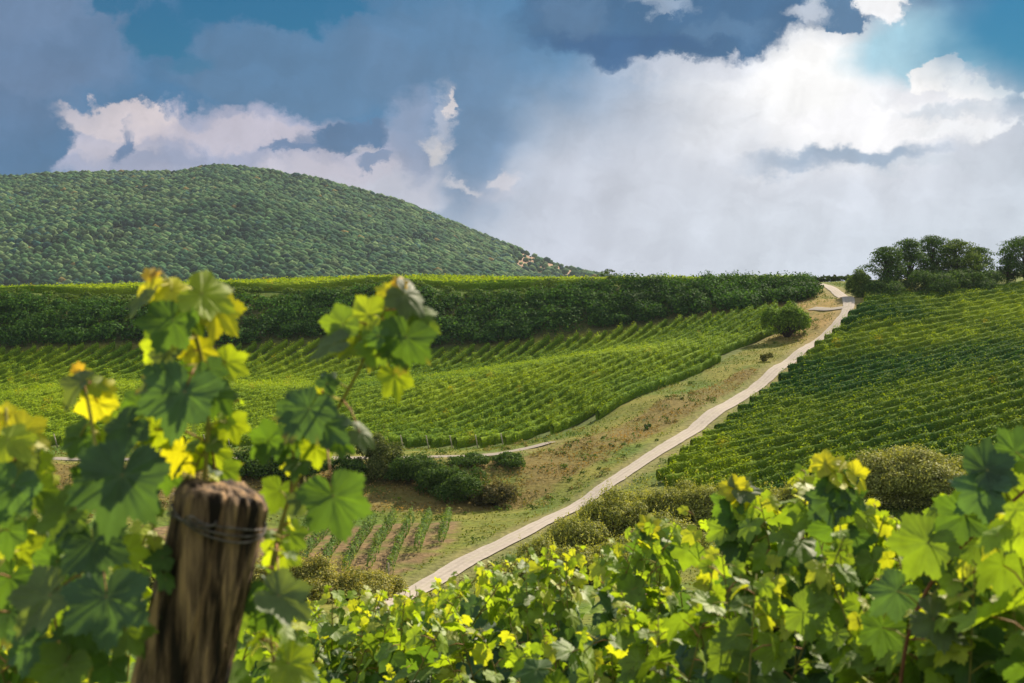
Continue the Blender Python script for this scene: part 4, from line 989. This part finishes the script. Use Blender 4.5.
# three taller shoots standing out of the row
for (px, py, D, lab, lv) in (
    (838, 456, 3.05, 'grapevine shoot standing tall with two big yellow leaves before the right vineyard', [(820, 458, 34, -40, -.4, .7, 'yellow'), (848, 470, 44, 70, .5, .9, 'yellow'), (862, 480, 36, 120, .7, .6, 'yellow'), (822, 478, 34, 250, -.5, .4, 'light'), (836, 492, 44, 190, 0, .5, 'dark'), (856, 500, 40, 130, .4, .5, 'mid'), (822, 508, 46, 230, -.3, .4, 'dark'), (846, 520, 44, 170, .1, .6, 'light'), (872, 518, 36, 110, .5, .8, 'lime'), (828, 538, 48, 210, 0, .4, 'mid'), (860, 545, 46, 150, .2, .3, 'dark')]),
    (738, 480, 3.5, 'grapevine shoot with pale and yellow tip leaves left of the tallest one', [(728, 484, 30, -50, -.4, .8, 'yellow'), (750, 488, 38, 80, .5, 1.0, 'pale'), (742, 498, 34, 160, .1, .6, 'yellow'), (722, 506, 38, 240, -.4, .4, 'mid'), (752, 512, 36, 120, .4, .4, 'lime'), (736, 524, 44, 190, 0, .5, 'dark'), (716, 532, 36, 250, -.4, .6, 'light'), (756, 538, 42, 140, .3, .4, 'mid'), (734, 552, 44, 200, 0, .4, 'dark')]),
    (652, 518, 4.1, 'grapevine shoot with a small yellow tip in front of the scrub below the track', [(650, 520, 24, 10, 0, .6, 'yellow'), (664, 528, 28, 90, .4, .8, 'lime'), (640, 532, 28, 260, -.4, .6, 'light'), (654, 544, 32, 180, 0, .5, 'dark'), (670, 552, 30, 120, .4, .4, 'mid'), (638, 556, 32, 230, -.3, .4, 'mid')])):
    X, Y = w(px + 6, D + .05); rt, hd = vine_root(X, Y, lab, FG, .8)
    built_shoot(rt, [hd, (hd + P3(px + 8, py + 90, D)) / 2, P3(px + 8, py + 90, D), P3(px + 3, py + 40, D), P3(px, py, D)], [(a, b, wd * 1.12, D - .04, an, nx, nz, tn) for (a, b, wd, an, nx, nz, tn) in lv], .0035)
# the bare reddish cane crossing the vines at the lower right
rc = empty('grapevine', (.72, 2.4, h1(.72, 2.4)), 'grapevine with a long bare red-brown cane arching up to the right edge', 'grapevine', FG)
pth = smooth_path([P3(900, 690, 2.35), P3(906, 636, 2.33), P3(925, 590, 2.32), P3(950, 558, 2.3), P3(968, 540, 2.3), P3(1000, 512, 2.3), P3(1040, 478, 2.32)], 26)
g = Geo(); V, q, t = tube(pth, np.linspace(.0036, .0026, 26), 8); g.add(V, q, t, (.17, .075, .04)); sh = g.build('cane', M_cane, rc, True)
lf = Geo(); st = Geo()
for (px, py, wd, D, ang, nx, nz, tone) in [(975, 482, 60, 2.28, 300, -.2, .7, 'dark'), (1000, 462, 62, 2.3, 60, .2, .6, 'dark'), (1020, 440, 50, 2.34, 20, 0, .5, 'mid'), (1008, 500, 66, 2.32, 170, .1, .4, 'lime'), (952, 520, 56, 2.3, 250, -.3, .5, 'mid'), (985, 560, 76, 2.34, 160, .2, .4, 'light'), (918, 556, 66, 2.3, 215, -.5, .4, 'light'), (944, 632, 64, 2.28, 140, .3, 1.0, 'pale'),
                                           (990, 620, 70, 2.36, 170, 0, .3, 'dark'), (1016, 580, 60, 2.36, 150, .2, .5, 'mid'), (886, 600, 56, 2.34, 230, -.4, .6, 'dark'), (880, 640, 50, 2.36, 190, -.1, .4, 'mid'), (966, 668, 60, 2.3, 190, -.1, .6, 'mid')]:
    c = P3(px, py, D); a = R(ang); tip = np.array([math.sin(a), 0, math.cos(a)]); size = wd * D / F; pos = c - tip * size * .25
    kk = np.argmin(np.linalg.norm(pth - pos, axis=1)); add_leaf(lf, pos, tip, (nx, -1, nz), size, tone, True, pth[kk], st)
st.build('leaf_stalks', M_cane, sh, True); lf.build('leaves', M_leaf, sh, True, 'vein')

# ------------------------------------------------------------------ leaning post
def build_post():
    top = P3(225, 487, 1.9); zg = h1(-.45, 1.9); slope = (P3(225, 487, 1.9) - P3(180, 683, 1.9)); ax = slope / np.linalg.norm(slope)
    L_ = (top[2] - zg + .25) / ax[2]; base = top - ax * L_
    root = empty('vineyard_post', (base[0], base[1], zg), 'old weathered brown wooden post leaning right among the vine leaves, wire round its top', 'post')
    m, nt, N, L = new_mat('weathered post wood')
    tc = N.new('ShaderNodeTexCoord'); mp = N.new('ShaderNodeMapping'); L.new(tc.outputs['Object'], mp.inputs[0])
    mp.inputs['Rotation'].default_value = (0, -math.atan2(ax[0], ax[2]), 0); mp.inputs['Scale'].default_value = (48, 48, 3.6)
    n1 = N.new('ShaderNodeTexNoise'); n1.inputs['Scale'].default_value = 1; n1.inputs['Detail'].default_value = 8; n1.inputs['Roughness'].default_value = .65; L.new(mp.outputs[0], n1.inputs['Vector'])
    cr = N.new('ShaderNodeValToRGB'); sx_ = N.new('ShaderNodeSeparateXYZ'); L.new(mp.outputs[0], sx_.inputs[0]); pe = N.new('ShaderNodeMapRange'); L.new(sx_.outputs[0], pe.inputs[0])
    pe.inputs[1].default_value = -2.2; pe.inputs[2].default_value = 3; pe.inputs[3].default_value = -.15; pe.inputs[4].default_value = .04  # sunlit streaks painted into the wood colour: grain paler towards the right side
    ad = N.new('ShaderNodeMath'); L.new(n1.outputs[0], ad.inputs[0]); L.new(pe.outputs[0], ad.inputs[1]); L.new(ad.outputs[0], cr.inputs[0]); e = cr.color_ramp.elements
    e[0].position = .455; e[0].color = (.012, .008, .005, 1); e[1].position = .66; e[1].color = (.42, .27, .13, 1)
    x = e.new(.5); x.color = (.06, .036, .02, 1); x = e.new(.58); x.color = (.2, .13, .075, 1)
    p = N.new('ShaderNodeBsdfPrincipled'); L.new(cr.outputs[0], p.inputs['Base Color']); p.inputs['Roughness'].default_value = .85; p.inputs['Specular IOR Level'].default_value = .25
    b = N.new('ShaderNodeBump'); b.inputs['Strength'].default_value = 1; b.inputs['Distance'].default_value = .012; L.new(n1.outputs[0], b.inputs['Height']); L.new(b.outputs[0], p.inputs['Normal'])
    o = N.new('ShaderNodeOutputMaterial'); L.new(p.outputs[0], o.inputs[0])
    sx = unit(np.cross(ax, [0, 1, 0])); sy = np.cross(ax, sx) ; NA, NZ = 96, 120; V = []; r0 = .0625
    an = np.linspace(0, 2 * np.pi, NA, endpoint=False)
    groove = np.zeros(NA)
    for k in range(11): c0 = rng.uniform(0, 2 * np.pi); wd = rng.uniform(.04, .12); d = np.angle(np.exp(1j * (an - c0))); groove += np.exp(-(d / wd) ** 2) * rng.uniform(.05, .14)
    zs = np.concatenate([np.linspace(0, .93, NZ - 12), np.linspace(.935, 1.0, 12)])
    for k, f in enumerate(zs):
        z = f * L_; wob = vnoise(np.cos(an) * 2.2 + 5 + z * 2, np.sin(an) * 2.2 + z * 2.5, 9) - .5
        fine = vnoise(an * 9 + 3, np.full(NA, z * 7), 12) - .5
        rr = r0 * (1.08 - .1 * f) * (1 - groove * (.6 + .7 * vnoise(an * 3, np.full(NA, z * 6), 15)) + wob * .12 + fine * .07)
        cham = max(0, (z - (L_ - .012)) / .012); rr = rr * (1 - .12 * cham ** 2)
        dz = (vnoise(np.cos(an) * 1.5 + 9, np.sin(an) * 1.5, 19) - .5) * .014 * f ** 30 - groove * .025 * f ** 30
        V.append(base + ax * z + (sx * np.cos(an)[:, None] + sy * np.sin(an)[:, None]) * rr[:, None] + ax * dz[:, None])
    for f in (.75, .45, .2):
        last = V[NZ - 1]; c = base + ax * L_; q_ = c + (last - c) * f; q_ = q_ + ax * ((vnoise(np.cos(an) * f * 6, np.sin(an) * f * 6, 33) - .5) * .014 + .002)[:, None]; V.append(q_)
    V = np.vstack(V + [(base + ax * (L_ + .003))[None]]); rws = NZ + 3
    i = np.arange(rws * NA).reshape(rws, NA); j = np.roll(i, -1, axis=1)
    q = np.stack([i[:-1], j[:-1], j[1:], i[1:]], -1).reshape(-1, 4); ct = rws * NA; t = np.stack([i[-1], j[-1], np.full(NA, ct)], -1)
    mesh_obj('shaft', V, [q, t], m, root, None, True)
    # wire wound round the head of the post with a twisted end
    g = Geo()
    for dz, tilt in ((.043, .10), (.047, -.12), (.036, .35)):
        a2 = np.linspace(0, 2 * np.pi, 40); rr = r0 * 1.045
        pts = base + ax * (L_ - dz) + (sx * np.cos(a2)[:, None] + sy * np.sin(a2)[:, None]) * rr + ax * (np.cos(a2 + 1) * tilt * r0)[:, None]
        Vv, qq, tt = tube(pts, .0013, 6); g.add(Vv, qq, tt)
    c = base + ax * (L_ - .04) - np.array([0, 1, 0]) * (r0 * 1.07)
    for s in (-1, 1):
        pts = [c + np.array([.016 * math.cos(k * .9) * s * (k / 9), -.003 * (k % 2), .006 * math.sin(k * .9)]) + sx * (.03 - .004 * k) for k in range(9)]
        Vv, qq, tt = tube(pts, .0013, 6); g.add(Vv, qq, tt)
    g.build('wire', M_wire, root, True)
build_post()

# ------------------------------------------------------------------ air
def build_haze():
    import bmesh
    bm = bmesh.new(); bmesh.ops.create_cube(bm, size=1)
    for v in bm.verts:
        v.co.x *= 7400; v.co.y = v.co.y * 4800 + 1300; v.co.z = -62 if v.co.z < 0 else 172
    me = bpy.data.meshes.new('haze'); bm.to_mesh(me); bm.free()
    o = bpy.data.objects.new('haze', me); col.objects.link(o)
    m, nt, N, L = new_mat('thin air'); v = N.new('ShaderNodeVolumePrincipled'); v.inputs['Density'].default_value = HAZE; v.inputs['Color'].default_value = (.72, .84, 1, 1); v.inputs['Anisotropy'].default_value = .2
    out = N.new('ShaderNodeOutputMaterial'); L.new(v.outputs[0], out.inputs['Volume']); me.materials.append(m)
    tag(o, 'thin blue air between the camera and the hill', 'haze', None, 'stuff')
HAZE = 0.000045
if HAZE: build_haze()
